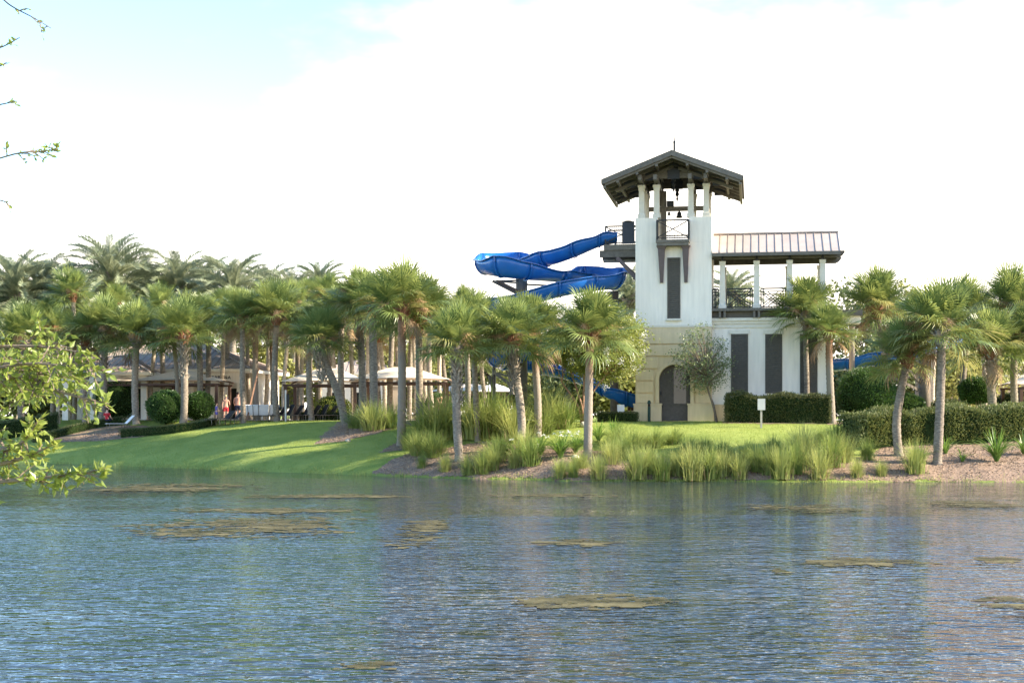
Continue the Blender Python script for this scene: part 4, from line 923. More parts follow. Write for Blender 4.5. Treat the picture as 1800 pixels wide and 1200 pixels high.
def round_bush(x, ytop, ybot, wpx, D, label, m='bush', stems=False, seed=1, nl=5200):
    c = B(x, D); rx = wpx*D/F/2; h = (ybot-ytop)*D/F; r = random.Random(seed); zbot = P(0, ybot, D).z
    c.z = max(c.z-.02, 0); t_ = thing('round_bush', label, 'bush', c)
    z0 = (zbot-c.z) if stems else 0.0; top = P(0, ytop, D).z-c.z; rz = (top-z0)/2; cen = Vector((0,0,z0+rz))
    sp_ = []; dr_ = []
    for i in range(nl):
        a = r.uniform(0, 2*PI); u = r.uniform(-1, 1); k = math.sqrt(1-u*u); d = Vector((k*math.cos(a), k*math.sin(a), u))
        rr = (.93+.09*noise.noise(d*2.3+Vector((seed,0,0)))+.035*noise.noise(d*7+Vector((seed,4,0))))*r.uniform(.9,1.0)
        if r.random() < .05: rr *= r.uniform(1.03,1.12)
        e = Vector((d.x*rx, d.y*rx, d.z*rz))*rr; e.z = max(e.z, -rz*.93 if not stems else -rz); sp_.append(cen+e); dr_.append(d*1.0+Vector((0,0,.35)))
    obj('foliage', leaf_mesh('foliage', M[m], sp_, .11, dr_, r, .55), t_)
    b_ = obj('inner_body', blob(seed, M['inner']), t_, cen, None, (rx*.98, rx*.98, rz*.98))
    if stems:
        for i in range(7):
            a = r.uniform(0, 6.28); obj('stem', MB().tube([(r.gauss(0,.12), r.gauss(0,.12), -.05), (math.cos(a)*rx*.3, math.sin(a)*rx*.3, z0*.6), (math.cos(a)*rx*.5, math.sin(a)*rx*.5, z0+rz*.5)], [.05,.04,.03], 6).mesh('stem', M['wood']), t_)
    return t_
round_bush(292, 684, 750, 72, 96.5, 'larger of the two clipped round bushes by the left palms', seed=1)
round_bush(350, 687, 742, 58, 98, 'smaller round bush right of the larger clipped bush', seed=2, nl=4200)
round_bush(1523, 643, 742, 108, 79.2, 'big dark green dome bush right of the wing', seed=3, nl=8500)
round_bush(1716, 661, 712, 66, 84, 'dark dome bush on bare stems among the right palms', stems=True, seed=4)
round_bush(1775, 690, 735, 60, 88, 'loose green shrub near the right photo edge', 'hedge', seed=5, nl=3000)
round_bush(205, 668, 745, 90, 103, 'dark shady shrub under the left canopy', 'bush', seed=6, nl=4500)
round_bush(585, 695, 742, 70, 99, 'light green shrub behind the row of loungers', 'myrtle', seed=7, nl=3000)
round_bush(690, 672, 745, 36, 108, 'upright green shrub behind the tan screen wall', 'bush', seed=8, nl=2500)
round_bush(770, 690, 745, 52, 100, 'green shrub beyond the centre grasses', 'bush', seed=9, nl=2500)
round_bush(950, 690, 742, 60, 92, 'green shrub behind the palm with the dark skirt', 'myrtle', seed=10, nl=3000)
round_bush(1590, 690, 745, 80, 86, 'green shrub behind the curved palm', 'bush', seed=12, nl=3500)
round_bush(1665, 700, 745, 70, 90, 'shrub behind the straight pale palm', 'hedge', seed=13, nl=3000)
def hedge(path, h, w, label, m='hedge', n=5000, seed=1, leaf=.09, bump=.1):
    r = random.Random(seed); pts = [Vector(p) for p in path]; base = pts[0].copy(); t_ = thing('hedge', label, 'hedge', base)
    cs = catmull([p-base for p in pts], 8); cum = [0]
    for a, b2 in zip(cs, cs[1:]): cum.append(cum[-1]+(b2-a).length)
    Lh = cum[-1]
    def at(s):
        for i in range(len(cs)-1):
            if s <= cum[i+1]: k = (s-cum[i])/max(cum[i+1]-cum[i], 1e-6); d = (cs[i+1]-cs[i]).normalized(); return cs[i].lerp(cs[i+1], k), Vector((-d.y, d.x, 0)).normalized()
        return cs[-1], Vector((0,1,0))
    sp_ = []; dr_ = []
    for i in range(n):
        s = r.uniform(-.02, 1.02)*Lh; p_, nn = at(min(max(s, 0), Lh)); k = r.random(); hh = h*(1+bump*1.2*noise.noise(Vector((s*.8, seed, 0)))); ww = w*(1+bump*noise.noise(Vector((s*.9, seed, 5))))
        if k < .42: y, z, d = r.uniform(-.5,.5)*ww, hh*(r.uniform(.9,1.04)+abs(r.gauss(0,.04))), Vector((0,0,1))
        elif k < .68: y, z, d = -ww/2*r.uniform(.9,1.05), r.uniform(0,1)*hh, -nn
        elif k < .82: y, z, d = ww/2*r.uniform(.9,1.05), r.uniform(0,1)*hh, nn
        else: y, z, d = r.uniform(-.5,.5)*ww, r.uniform(0,1)*hh, Vector((0,0,.5)); p_ = at(0 if r.random() < .5 else Lh)[0] + Vector((r.gauss(0,.06), r.gauss(0,.06), 0))
        sp_.append(p_+nn*y+Vector((0,0,z))); dr_.append(d*.9+Vector((0,0,.4)))
    obj('foliage', leaf_mesh('foliage', M[m], sp_, leaf, dr_, r, .5), t_)
    q = MB(); k = 14; vs = []; fs = []
    for i in range(k+1):
        p_, nn = at(Lh*(.01+.98*i/k)); s = Lh*i/k; hh = h*(1+bump*1.2*noise.noise(Vector((s*.8, seed, 0)))); ww = w*.44
        vs += [p_-nn*ww+Vector((0,0,-.1)), p_-nn*ww+Vector((0,0,hh*.94)), p_+nn*ww+Vector((0,0,hh*.94)), p_+nn*ww+Vector((0,0,-.1))]
    for i in range(k):
        for j in range(4): a, b2 = i*4+j, i*4+(j+1) % 4; fs.append((a, b2, b2+4, a+4))
    fs += [(0,1,2,3), (k*4+3,k*4+2,k*4+1,k*4)]
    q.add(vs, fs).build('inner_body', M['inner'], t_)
hedge([B(1278,78.3), B(1340,78.1), B(1400,77.9), B(1457,77.7)], 1.42, 1.3, 'clipped green hedge under the wing shutters', n=15000, seed=1, leaf=.1, bump=.16)
g_ = lambda x, y: G(x, y)
hedge([g_(1500,784), g_(1560,779), g_(1640,775), g_(1720,772), g_(1830,768)], 1.5, 2.2, 'long bronze green hedge along the right bank behind the palms', 'brownhedge', 24000, 2, .12, .3)
hedge([g_(222,766), g_(262,763), g_(320,757), g_(374,747)], .42, 1.3, 'low curved hedge in front of the round bushes', n=6500, seed=3, leaf=.07)
hedge([g_(60,778), g_(120,763), g_(165,752), g_(215,745)], .5, .8, 'low dark hedge running behind the left mulch bed', n=4000, seed=4, leaf=.07)
hedge([B(-20,99), B(40,100), B(100,101)], 1.1, 1.2, 'tall clipped hedge at the far left behind the oak leaves', n=5000, seed=5)
hedge([B(528,92.6), B(570,92.4), B(614,92.2)], .5, .7, 'low flat hedge behind the black loungers', n=3000, seed=6, leaf=.07)
hedge([B(1052,79.6), B(1085,79.4), B(1120,79.2)], .48, .8, 'low hedge at the left foot of the tower', n=2500, seed=7, leaf=.07)
# ------------------------------------------------------------------ grasses and lilies
def grass_mesh(seed, n, h, spread, arch, m, wid=.016):
    r = random.Random(seed); v = []; f = []
    for i in range(n):
        a = r.uniform(0, 2*PI); b0 = Vector((math.cos(a), math.sin(a), 0))*abs(r.gauss(0, spread*.25)); lean = abs(r.gauss(0, arch))+.03; hh = h*(.32+.8*r.random()**.8); d = Vector((math.cos(a+r.gauss(0,.4)), math.sin(a+r.gauss(0,.4)), 0)); s = Vector((-d.y, d.x, 0)).normalized()*wid
        pts = [b0]
        for k in range(1, 4): t_ = k/3; pts.append(b0+d*lean*hh*t_**1.8+Vector((0,0,hh*(t_-lean*.38*t_**3))))
        o = len(v)
        for k, p_ in enumerate(pts): w_ = s*(1-k/3*.9); v += [tuple(p_-w_), tuple(p_+w_)]
        f += [(o+2*k, o+2*k+1, o+2*k+3, o+2*k+2) for k in range(3)]
    me = bpy.data.meshes.new('blades'); me.from_pydata(v, [], f); me.materials.append(M[m]); return me
GB = dict(gold=[grass_mesh(i, 480, 1.0, .55, .5, 'gold', .0085) for i in range(3)], fount=[grass_mesh(10+i, 520, 1.0, .6, .85, 'ggreen', .011) for i in range(3)], green=[grass_mesh(20+i, 460, 1.0, .55, .55, 'ggreen', .0085) for i in range(3)], straw=[grass_mesh(30+i, 70, .45, .5, .35, 'straw') for i in range(2)], mixg=[grass_mesh(40+i, 440, 1.0, .6, .55, 'gold', .011) for i in range(3)])
def grass(x, y, hpx, kind, label, group, wide=1.0, D=None):
    b0 = G(x, y) if D is None else B(x, D); r = random.Random(int(x*7+y)); s = hpx*b0.y/F
    t_ = athing('ornamental_grass', label, 'grass clump', b0-Vector((0,0,.03)), 0, group)
    obj('blades', r.choice(GB[kind]), t_, None, (0,0,r.uniform(0,6)), (s*wide, s*wide, s)); obj('dry_base', r.choice(GB['straw']), t_, None, (0,0,r.uniform(0,6)), (s*wide, s*wide, s*.9))
SHG = [(742,822,30),(783,828,38),(822,834,40),(848,832,50),(868,826,46),(905,822,40),(932,818,62),(985,841,42),(1008,826,26),(1052,842,52),(1075,815,50),(1098,808,52),(1118,842,66),(1142,832,60),(1164,843,56),(1190,836,50),(1216,844,74),(1250,841,66),(1272,836,56),(1300,842,52),(1330,828,60),(1352,834,56),(1372,841,66),(1398,832,70),(1440,841,64),(1414,815,78),(1462,820,76),(1486,812,56),(1524,808,44),(1608,832,66),(1506,838,40),(1550,836,34),(1008,838,34)]
for i, (x, y, h_) in enumerate(sorted(SHG)): grass(x, y, h_, 'gold' if i % 3 else 'green', ORD[i]+' upright grass clump from the left along the waterline', 'upright grasses along the shore')
TUF = [(628,752,44),(655,756,48),(690,752,44),(745,778,62),(772,772,70),(800,768,60),(832,772,70),(862,768,72),(885,764,60),(905,775,66),(955,762,56),(968,748,62),(990,752,52),(880,800,40),(735,800,36),(760,803,44),(925,800,48),(722,790,34),(868,812,38),(1022,822,30),(1080,800,40)]
for i, (x, y, h_) in enumerate(TUF): grass(x, y, h_*(1.0+.45*((i*37) % 10)/10), ('fount','mixg','green','fount','mixg')[i % 5], ORD[i]+' arching fountain grass clump from the left, between mulch beds and the palms' if i < 13 else ['low arching grass left of the lilies, nearest the lilies','small arching grass at left end of the shore mulch','arching grass just above the waterside palm base','green arching grass directly left of the big lily clump','small arching grass right beside the tallest centre palm base','arching grass between the waterside palm and the dry red grass','low arching grass right below the straight grey palm','arching grass right of the straight grey palm'][i-13], 'fountain grasses in the centre', 1.2)
SPR = [(1210,800,40),(1270,806,40),(1315,808,42),(1240,795,34),(1110,790,44),(1150,786,40),(1185,780,36),(1085,782,44),(1440,782,34),(1400,790,34),(1360,795,36),(1470,775,38)]
for i, (x, y, h_) in enumerate(sorted(SPR)): grass(x, y, h_, 'fount', ORD[i]+' soft grass tuft from the left at the foot of the tower lawn', 'soft grass tufts below the lawn', 1.3)
def lily(x, y, hpx, label, flowers=4, n=34, D=None):
    b0 = G(x, y) if D is None else B(x, D); r = random.Random(int(x*3+y)); s = hpx*b0.y/F; t_ = thing('lily_plant', label, 'lily', b0, 0, 'strap leaved lilies on the bank'); q = MB()
    for i in range(int(n*1.6)):
        a = r.uniform(0, 2*PI); d = Vector((math.cos(a), math.sin(a), 0)); sd_ = Vector((-d.y, d.x, 0)); ln = s*r.uniform(.8,1.3); le = r.uniform(.12,1.1); pts = []
        for k in range(5): t_2 = k/4; pts.append(d*(.05+ln*le*t_2**1.5)+Vector((0,0,ln*(t_2-.55*le*t_2**2.6))))
        vs = []
        for k, p_ in enumerate(pts): w = min(.034*s, .03)*(1-.85*(k/4)**2); vs += [p_-sd_*w+Vector((0,0,w*.4)), p_, p_+sd_*w+Vector((0,0,w*.4))]
        q.add(vs, [(3*k+j, 3*k+j+1, 3*k+j+4, 3*k+j+3) for k in range(4) for j in (0,1)])
    q.build('leaves', M['lily'], t_)
    for i in range(flowers):
        a = r.uniform(0,6.28); top = Vector((math.cos(a)*s*.35, math.sin(a)*s*.35, s*r.uniform(.85,1.1))); fl = MB().tube([(0,0,0), top*.6+Vector((0,0,.1)), top], [.012,.01,.008], 4).build('flower_stalk', M['lily'], t_); q = MB()
        for k in range(9):
            e = Vector((r.gauss(0,1), r.gauss(0,1), r.uniform(-.2,.8))).normalized()*.17; sd_ = e.cross(Vector((0,0,1))).normalized()*.022
            q.add([top, top+e*.5+sd_, top+e-Vector((0,0,.03)), top+e*.5-sd_], [(0,1,2,3)])
        q.build('flower', M['petal'], fl)
for a in [(985,806,44,'big white flowering lily clump left of the straight grey palm',7,60),(950,800,36,'lily clump left of the big flowering one, few flowers',3,40),(1012,797,36,'lily clump touching the straight grey palm trunk',3,40),(905,806,34,'small lily clump behind the reddish dry grass',2,30),
          (1052,776,36,'bright green lily clump right of the straight grey palm',0,40),(1078,764,30,'lily clump on the lawn edge near the low tower hedge',0,30),(1752,812,56,'large glossy strap leaved clump on the right bank',0,80),(1692,812,26,'tiny strap leaved tuft right of the straight pale palm',0,20),(1662,798,36,'narrow leaved clump behind the straight pale palm base',0,26),
          (1000,752,40,'dark green strap clump beneath the flowering tree',0,34),(1620,812,34,'strap leaved plant beside the curved palm',0,24),(1800,800,40,'strap leaved clump cut by the right edge',0,40)]: lily(*a)
# ------------------------------------------------------------------ broadleaf trees
def leafy(root, trunks, crown, nclus, nleaf, size, m, bark, seed, spread=.32, tr=.1, flowers=0, asp=.5, shell=.55):
    """trunks: list of point lists; crown: (centre, radii); limbs run from trunk tops to leaf clusters"""
    r = random.Random(seed); cen, rad_ = Vector(crown[0]), crown[1]; tips = []
    for pts in trunks: obj('trunk', MB().tube(catmull([Vector(p) for p in pts], 4), [lerp(tr, tr*.5, i/(4*(len(pts)-1))) for i in range(4*(len(pts)-1)+1)], 8).mesh('trunk', M[bark], True), root); tips.append(Vector(pts[-1])); tips.append(Vector(pts[-1]).lerp(Vector(pts[-2]), .5))
    cl = []; lim = MB()
    for i in range(nclus):
        a = r.uniform(0, 2*PI); u = r.uniform(-1, 1); k = math.sqrt(1-u*u); rr = r.uniform(shell, 1)**.6
        c_ = cen+Vector((k*math.cos(a)*rad_[0], k*math.sin(a)*rad_[1], u*rad_[2]))*rr*(1+.22*noise.noise(Vector((a, u*2, seed)))); cl.append(c_)
        st = min(tips, key=lambda t_: (t_-c_).length+r.uniform(0,.5)); md = st.lerp(c_, .55)+Vector((r.gauss(0,.12), r.gauss(0,.12), .1*(c_-st).length)); lim.tube([st, md, c_], [tr*.38, tr*.24, tr*.08], 5)
    lim.build('limbs', M[bark], root)
    sp_ = []
    for c_ in cl:
        sg = spread*r.uniform(.7,1.35)
        for k in range(nleaf): sp_.append(c_+Vector((r.gauss(0,sg), r.gauss(0,sg), r.gauss(0,sg*.62))))
    obj('crown', leaf_mesh('crown', M[m], sp_, size, None, r, asp), root)
    if flowers:
        for i in range(flowers):
            c_ = cl[r.randrange(len(cl))]; d = (c_-cen).normalized(); c2 = c_+d*spread*.9+Vector((0,0,-.1)); sp2 = [c2+Vector((r.gauss(0,.1), r.gauss(0,.1), r.gauss(0,.13))) for k in range(60)]; obj('blossom', leaf_mesh('blossom', M['petal'], sp2, .07, None, r, .8), root)
b0 = G(1026, 746); t_ = thing('flowering_tree', 'white flowering tree with several reddish stems left of the tower', 'tree', b0)
leafy(t_, [[(0,0,-.1),(-.1,0,1.0),(-.6,.2,2.6)],[(.1,.05,-.1),(.2,0,1.1),(.5,.2,2.8)],[(.05,-.1,-.1),(.15,-.2,1.2),(1.2,-.2,2.7)],[(-.1,.1,-.1),(-.3,.1,1.0),(-1.2,.1,2.3)],[(0,.1,-.1),(0,.2,1.6),(.1,.3,3.6)]], ((.75,.4,4.45), (2.4,2.1,2.05)), 190, 120, .17, 'myrtle', 'redwood', 3, .36, .075, 34)
b0 = BW(4.55, -1.0); b0.z = gz(b0.x, b0.y); t_ = thing('small_tree', 'slender grey green tree with a slanting trunk in front of the tower door', 'tree', b0)
leafy(t_, [[(.05,0,-.1),(-.15,0,.9),(-.42,0,1.7),(-.55,0,2.5)]], ((-.75,0,3.35), (1.75,1.4,1.75)), 90, 34, .14, 'olive', 'wood', 5, .26, .085, 0, .5, .3)
TREES = []
def far_tree(x, D, ytop, wpx, label, m='wild', seed=1, dense=1.0):
    b0 = B(x, D); w = wpx*D/F/2; top = P(0, ytop, D).z-b0.z; t_ = thing('broadleaf_tree', label, 'tree', b0, 0, 'trees behind the pool')
    cz = top*.56; leafy(t_, [[(0,0,-.2),(.1,0,top*.25),(0,0,top*.5)],[(.15,.1,-.2),(.6,.3,top*.25),(w*.3,.2,top*.5)]], ((0,0,cz), (w, w*.8, top*.46)), int(90*dense), 46, .42, m, 'wood', seed, .62, .2, 0, .6, .5)
FT = [(-40,120,560,230,'wild'),(60,140,545,260,'wild'),(190,142,555,260,'wild'),(320,144,552,260,'wild'),(440,140,560,240,'wild'),(545,142,556,230,'wildlight'),(640,136,565,220,'wildlight'),(735,134,560,200,'wildlight'),(830,138,570,200,'wild'),(940,140,585,200,'wild'),(1030,132,600,170,'wild'),(480,128,610,140,'wildlight'),(700,126,612,150,'wildlight'),(860,122,590,150,'wild'),
      (1500,128,496,190,'wild'),(1600,126,510,190,'wildlight'),(1700,128,530,190,'wild'),(1800,124,520,200,'wild'),(1560,108,610,150,'wild'),(1680,108,600,140,'wildlight'),(1400,132,520,150,'wild'),(1890,118,540,200,'wild'),(-30,118,640,150,'wild'),(60,116,655,150,'wild'),(1010,114,655,130,'wild'),(1095,112,648,120,'wildlight'),(940,118,650,130,'wildlight'),(1480,112,640,130,'wild'),(1760,114,625,150,'wildlight')]
NM = {'wild':'dark green','wildlight':'yellow green'}
for i, (x, D_, yt, w_, m_) in enumerate(sorted(FT)): far_tree(x, D_, yt, w_, '%s tree in the back row, %s from the left' % (NM[m_], ORD[i]), m_, 40+i)
# ------------------------------------------------------------------ near oak at the left edge
ob = Vector((-4.6, 6.6, gz(-4.6, 6.6))); OK = thing('oak_tree', 'near oak whose leafy twigs reach in from the left edge', 'tree', ob)
r = random.Random(77)
obj('trunk', MB().tube(catmull([Vector((0,0,-.2)), Vector((.1,.1,1.2)), Vector((-.1,.2,2.6)), Vector((.1,.1,4.2)), Vector((0,0,6))], 5), [lerp(.24,.1,i/20) for i in range(21)], 10).mesh('trunk', M['wood'], True), OK)
LEAF = MB().add([(0,0,0),(.018,.011,.003),(.036,.012,.004),(.055,0,-.002),(.036,-.012,.004),(.018,-.011,.003),(.028,0,-.002)], [(0,1,6),(1,2,6),(2,3,6),(3,4,6),(4,5,6),(5,0,6)]).mesh('leaf', M['oak'])
single = [0]
def oak_branch(pts, nt, tl, lpt, single_leaves=False, start=.3):
    """pts: photo pixel + distance for a branch; nt twigs of length tl metres, lpt leaves each"""
    w = catmull([P(*p)-ob for p in pts], 8); n = len(w)
    br = obj('branch', MB().tube(w, [lerp(.005 if single_leaves else .014,.0018,i/(n-1)) for i in range(n)], 5).mesh('branch', M['wood']), OK); tw = MB(); sp_ = []; dr_ = []
    for i in range(nt):
        f = start+(1-start)*(i+.5)/nt; j = min(int(f*(n-1)), n-2); b0 = w[j]; d = (w[j+1]-w[j]).normalized(); e = (d*r.uniform(.4,1)+Vector((r.gauss(0,.6), r.gauss(0,.6), r.gauss(.05,.55)))).normalized()
        L_ = tl*r.uniform(.5,1.2)*(1.15-.5*f); p_ = [b0+e*L_*k/5+Vector((0,0,-.02*k*k/25)) for k in range(6)]; tw.tube(p_, [.004-.0005*k for k in range(6)], 3)
        for k in range(lpt):
            q_ = p_[0].lerp(p_[5], r.uniform(.15,1.02)); ld = (e*.8+Vector((r.gauss(0,.7), r.gauss(0,.7), r.gauss(.15,.6)))).normalized(); sp_.append(q_); dr_.append(ld)
    if tw.v: tw.build('twigs', M['wood'], br)
    k = 0
    if single[0] < 300:
        keep = []
        for p_, d in zip(sp_, dr_):
            if single[0] < 300 and (single_leaves or r.random() < .35):
                o = obj('leaf', LEAF, br, p_, d.to_track_quat('X', 'Z').to_euler(), r.uniform(.32,.6) if single_leaves else r.uniform(.45,.85)); o.rotation_euler.rotate_axis('X', r.uniform(-1.4,1.4)); single[0] += 1
            else: keep.append((p_, d))
        sp_ = [a for a, _ in keep]; dr_ = [b_ for _, b_ in keep]
    if sp_: struct(obj('leaves', leaf_mesh('leaves', M['oak'], sp_, .042, dr_, r, .46), br), 'stuff')
# twigs against the sky
oak_branch([(-60,-60,6.5),(0,-6,6.4),(22,12,6.3),(60,32,6.2),(90,50,6.2)], 5, .07, 3, True, .45)
oak_branch([(-60,100,6.6),(0,84,6.5),(35,66,6.4)], 4, .05, 3, True, .4)
oak_branch([(-40,130,6.6),(0,116,6.5),(12,110,6.4)], 2, .04, 3, True)
oak_branch([(-40,192,6.6),(0,184,6.5),(30,178,6.4)], 3, .04, 3, True, .4)
oak_branch([(-70,300,6.4),(0,278,6.3),(40,268,6.2),(76,266,6.2),(100,262,6.1)], 12, .09, 5, True, .3)
oak_branch([(-60,340,6.4),(0,352,6.3),(14,358,6.2)], 3, .04, 3, True)
# the leafy mass
for k in range(8):
    y0 = r.uniform(600, 715); x1 = r.uniform(60, 165); y1 = lerp(y0, 690, .5)+r.uniform(-50,50); D_ = r.uniform(5.6, 7.2)
    oak_branch([(-160,y0+r.uniform(-40,60),D_+.3),(-60,y0,D_),(x1*.4,lerp(y0,y1,.6)-8,D_-.1),(x1,y1,D_-.2)], 20, .15, 7)
oak_branch([(-120,690,6.2),(0,640,6.1),(60,590,6.1),(70,566,6.0)], 12, .12, 6)
oak_branch([(-120,720,6.0),(20,660,5.9),(110,690,5.8),(192,710,5.8)], 20, .11, 7)
oak_branch([(-120,650,6.0),(20,640,5.9),(120,640,5.8),(180,652,5.8)], 20, .12, 7)
oak_branch([(-150,860,5.6),(0,846,5.6),(90,838,5.5),(172,828,5.5)], 24, .10, 8)
oak_branch([(-150,800,5.8),(0,790,5.8),(40,776,5.7),(62,745,5.7)], 16, .10, 7)
oak_branch([(-150,840,5.8),(0,815,5.8),(50,800,5.7),(92,782,5.7)], 14, .09, 6)
oak_branch([(-150,760,5.9),(-30,760,5.9),(10,790,5.8),(16,830,5.8)], 8, .08, 6)
chips = []
for poly in beds_poly:
    x0, x1 = min(p[0] for p in poly), max(p[0] for p in poly); y0, y1 = min(p[1] for p in poly), max(p[1] for p in poly); n = int((x1-x0)*(y1-y0)*70); k = 0
    while k < n:
        k += 1; X, Y = R.uniform(x0, x1), R.uniform(y0, y1)
        if inside(X, Y, poly): chips.append((X, Y, gz(X, Y)+.03))
M['chip'] = leafmat('bark_chip', (.15,.10,.065), (.40,.30,.21), .0, .95, .1)
struct(obj('mulch_chips', leaf_mesh('mulch_chips', M['chip'], chips, .10, [(R.gauss(0,1), R.gauss(0,1), .1) for _ in chips], random.Random(8), .5)), 'stuff')
#==SMALL==
# ------------------------------------------------------------------ loungers, signs, lamp post, people
def lounger(x, D, rz, label, m, back=50, group=None):
    c = B(x, D)+Vector((0,0,.03)); t_ = thing('lounge_chair', label, 'lounge chair', c, rz, group); b2 = rad(back)
    MB().box(-.33, -.95, .33, .33, .35, .37).build('seat', m, t_)
    bx, bz = .75*math.cos(b2), .75*math.sin(b2)
    MB().add([(-.33,.36,.34),(.33,.36,.34),(.33,.36+bx,.34+bz),(-.33,.36+bx,.34+bz),(-.33,.36,.38),(.33,.36,.38),(.33,.33+bx,.38+bz),(-.33,.33+bx,.38+bz)], [(0,3,2,1),(4,5,6,7),(0,1,5,4),(1,2,6,5),(2,3,7,6),(3,0,4,7)]).build('backrest', m, t_)
    for s in (-1, 1):
        MB().bar((s*.36,-1.0,.33), (s*.36,.4,.33), .035).build('side_rail', M['frame'], t_)
        for y in (-.85, .15): MB().bar((s*.36,y,-.02), (s*.36,y,.33), .035).build('leg', M['frame'], t_)
        MB().bar((s*.36,.4,.33), (s*.36,.38+bx,.36+bz), .03).build('back_rail', M['frame'], t_)
        MB().bar((s*.36,.45,-.02), (s*.36,.36+bx*.6,.34+bz*.6), .028).build('prop', M['frame'], t_)
for i, x in enumerate((470, 483, 497, 511, 526, 541, 556, 571, 586)): lounger(x, 91.9+(i % 2)*.2, rad(-62), '%s black sling lounger from the left in the row on the deck edge' % ORD[i], M['sling'], 48+(i*7) % 15, 'black loungers in a row')
for i, x in enumerate((438, 446, 463, 480)): lounger(x, 97.5, rad(180+6*i), '%s white lounger from the left, back raised, behind the black ones' % ORD[i], M['whitesling'], 62, 'white loungers behind')
lounger(388, 92.6, rad(-50), 'dark lounger in front of the standing people', M['sling'], 45)
lounger(405, 92.2, rad(-60), 'dark lounger heaped with towels by the slender grey palm', M['sling'], 40)
lounger(722, 94.5, rad(-60), 'lone black lounger behind the tallest centre palm', M['sling'], 25)
lounger(212, 97, rad(-60), 'white lounger under the leftmost canopy', M['whitesling'], 45)
def sign(name, label, c, ph, bx, m, mp_, tilt=0):
    t_ = thing(name, label, 'sign', c); MB().box(-.05, -.05, -.2, .05, .05, ph).build('post', mp_, t_); MB().box(*bx).build('board', m, t_)
c = G(1338, 752); sign('sign_post', 'grey sign board on a short wooden post on the tower lawn', c, 1.45, (-.2,-.09,.95,.2,-.053,1.55), M['signwhite'], M['signpost'])
c = B(502, 90.6); sign('sign_post', 'thin white post with a narrow black notice panel at the deck edge', c, 2.0, (.06,-.02,.9,.24,.03,1.75), M['iron'], M['signwhite'])
c = B(1091, 80); sign('sign_post', 'small white notice behind the low hedge left of the tower', c, .7, (-.2,-.08,.5,.2,-.053,.95), M['whitesling'], M['signpost'])
c = B(1141, 79.4); t_ = thing('bollard', 'dark green bollard lamp at the left of the tower door', 'bollard', c)
q = MB(); q.lathe([(.085,-.1),(.085,.85)], (0,0,0), 12); q.build('post', M['green'], t_); MB().lathe([(.075,.853),(.075,1.0)], (0,0,0), 12).build('lens', M['dark'], t_); MB().lathe([(.1,1.003),(.1,1.1),(.06,1.2)], (0,0,0), 12).build('cap', M['green'], t_)
c = B(870, 92); t_ = thing('lamp_post', 'tall thin black pole left of the slide column', 'lamp post', c); MB().tube([(0,0,-.1),(0,0,5.4)], [.07,.05], 8).build('pole', M['iron'], t_); MB().lathe([(.12,0),(.12,.35)], (0,0,0), 10).build('base', M['iron'], t_); MB().lathe([(.05,5.4),(.2,5.5),(.22,5.65),(.05,5.85)], (0,0,0), 10).build('lantern', M['iron'], t_)
c = B(998, 84); t_ = thing('stone_marker', 'grey pointed marker post under the flowering tree', 'post', c); MB().box(-.2,-.15,-.1,.2,.15,1.15).build('shaft', M['rock'], t_); MB().add([(-.4,-.2,1.153),(.4,-.2,1.153),(.4,.2,1.153),(-.4,.2,1.153),(0,-.2,1.8),(0,.2,1.8)], [(0,1,4),(1,2,5,4),(2,3,5),(3,0,4,5),(0,3,2,1)]).build('cap', M['timber'], t_)
for x, y, s_, lab in ((1027,750,.28,'pale round boulder at the foot of the flowering tree'),(1012,806,.2,'small stone beside the straight grey palm'),(612,776,.16,'white stone in the centre mulch bed')):
    c = G(x, y); q = MB(); me = blob(s_*10, M['rock'], 7); tag(obj('boulder', me, None, c+Vector((0,0,s_*.35)), (.2,.1,1), (s_*1.2, s_, s_*.75)), lab, 'rock')
c = G(458, 742); 
def palm_brace():
    c = B(442, 97); t_ = thing('tree_brace', 'slanting timber brace propping the orange brown palm', 'brace', c); MB().bar((-.35,0,-.1), (.45,.3,3.6), .1).build('timber', M['redwood'], t_); MB().box(-.45,-.08,-.05,-.25,.08,.05).build('foot', M['redwood'], t_)
palm_brace()
c = B(868, 104); t_ = thing('parasol', 'white pool umbrella far behind the centre grasses', 'umbrella', c)
MB().tube([(0,0,0),(0,0,2.4)], .03, 6).build('pole', M['signwhite'], t_); MB().lathe([(1.5,2.1),(.8,2.45),(.02,2.7)], (0,0,0), 8).build('cover', M['whitesling'], t_)
DG = bpy.context.evaluated_depsgraph_get
def skinned(name, verts, edges, m, parent, lv=2):
    me = bpy.data.meshes.new(name); me.from_pydata([v[:3] for v in verts], edges, []); o = bpy.data.objects.new('tmp', me); COL.objects.link(o)
    o.modifiers.new('s', 'SKIN').use_smooth_shade = True; sm = o.modifiers.new('d', 'SUBSURF'); sm.levels = lv; sm.render_levels = lv
    for i, v in enumerate(verts): d = me.skin_vertices[0].data[i]; d.radius = (v[3], v[4] if len(v) > 4 else v[3]); d.use_root = (i == 0)
    m2 = bpy.data.meshes.new_from_object(o.evaluated_get(DG())); m2.materials.clear(); m2.materials.append(m); bpy.data.objects.remove(o); m2.name = name
    return obj(name, m2, parent)
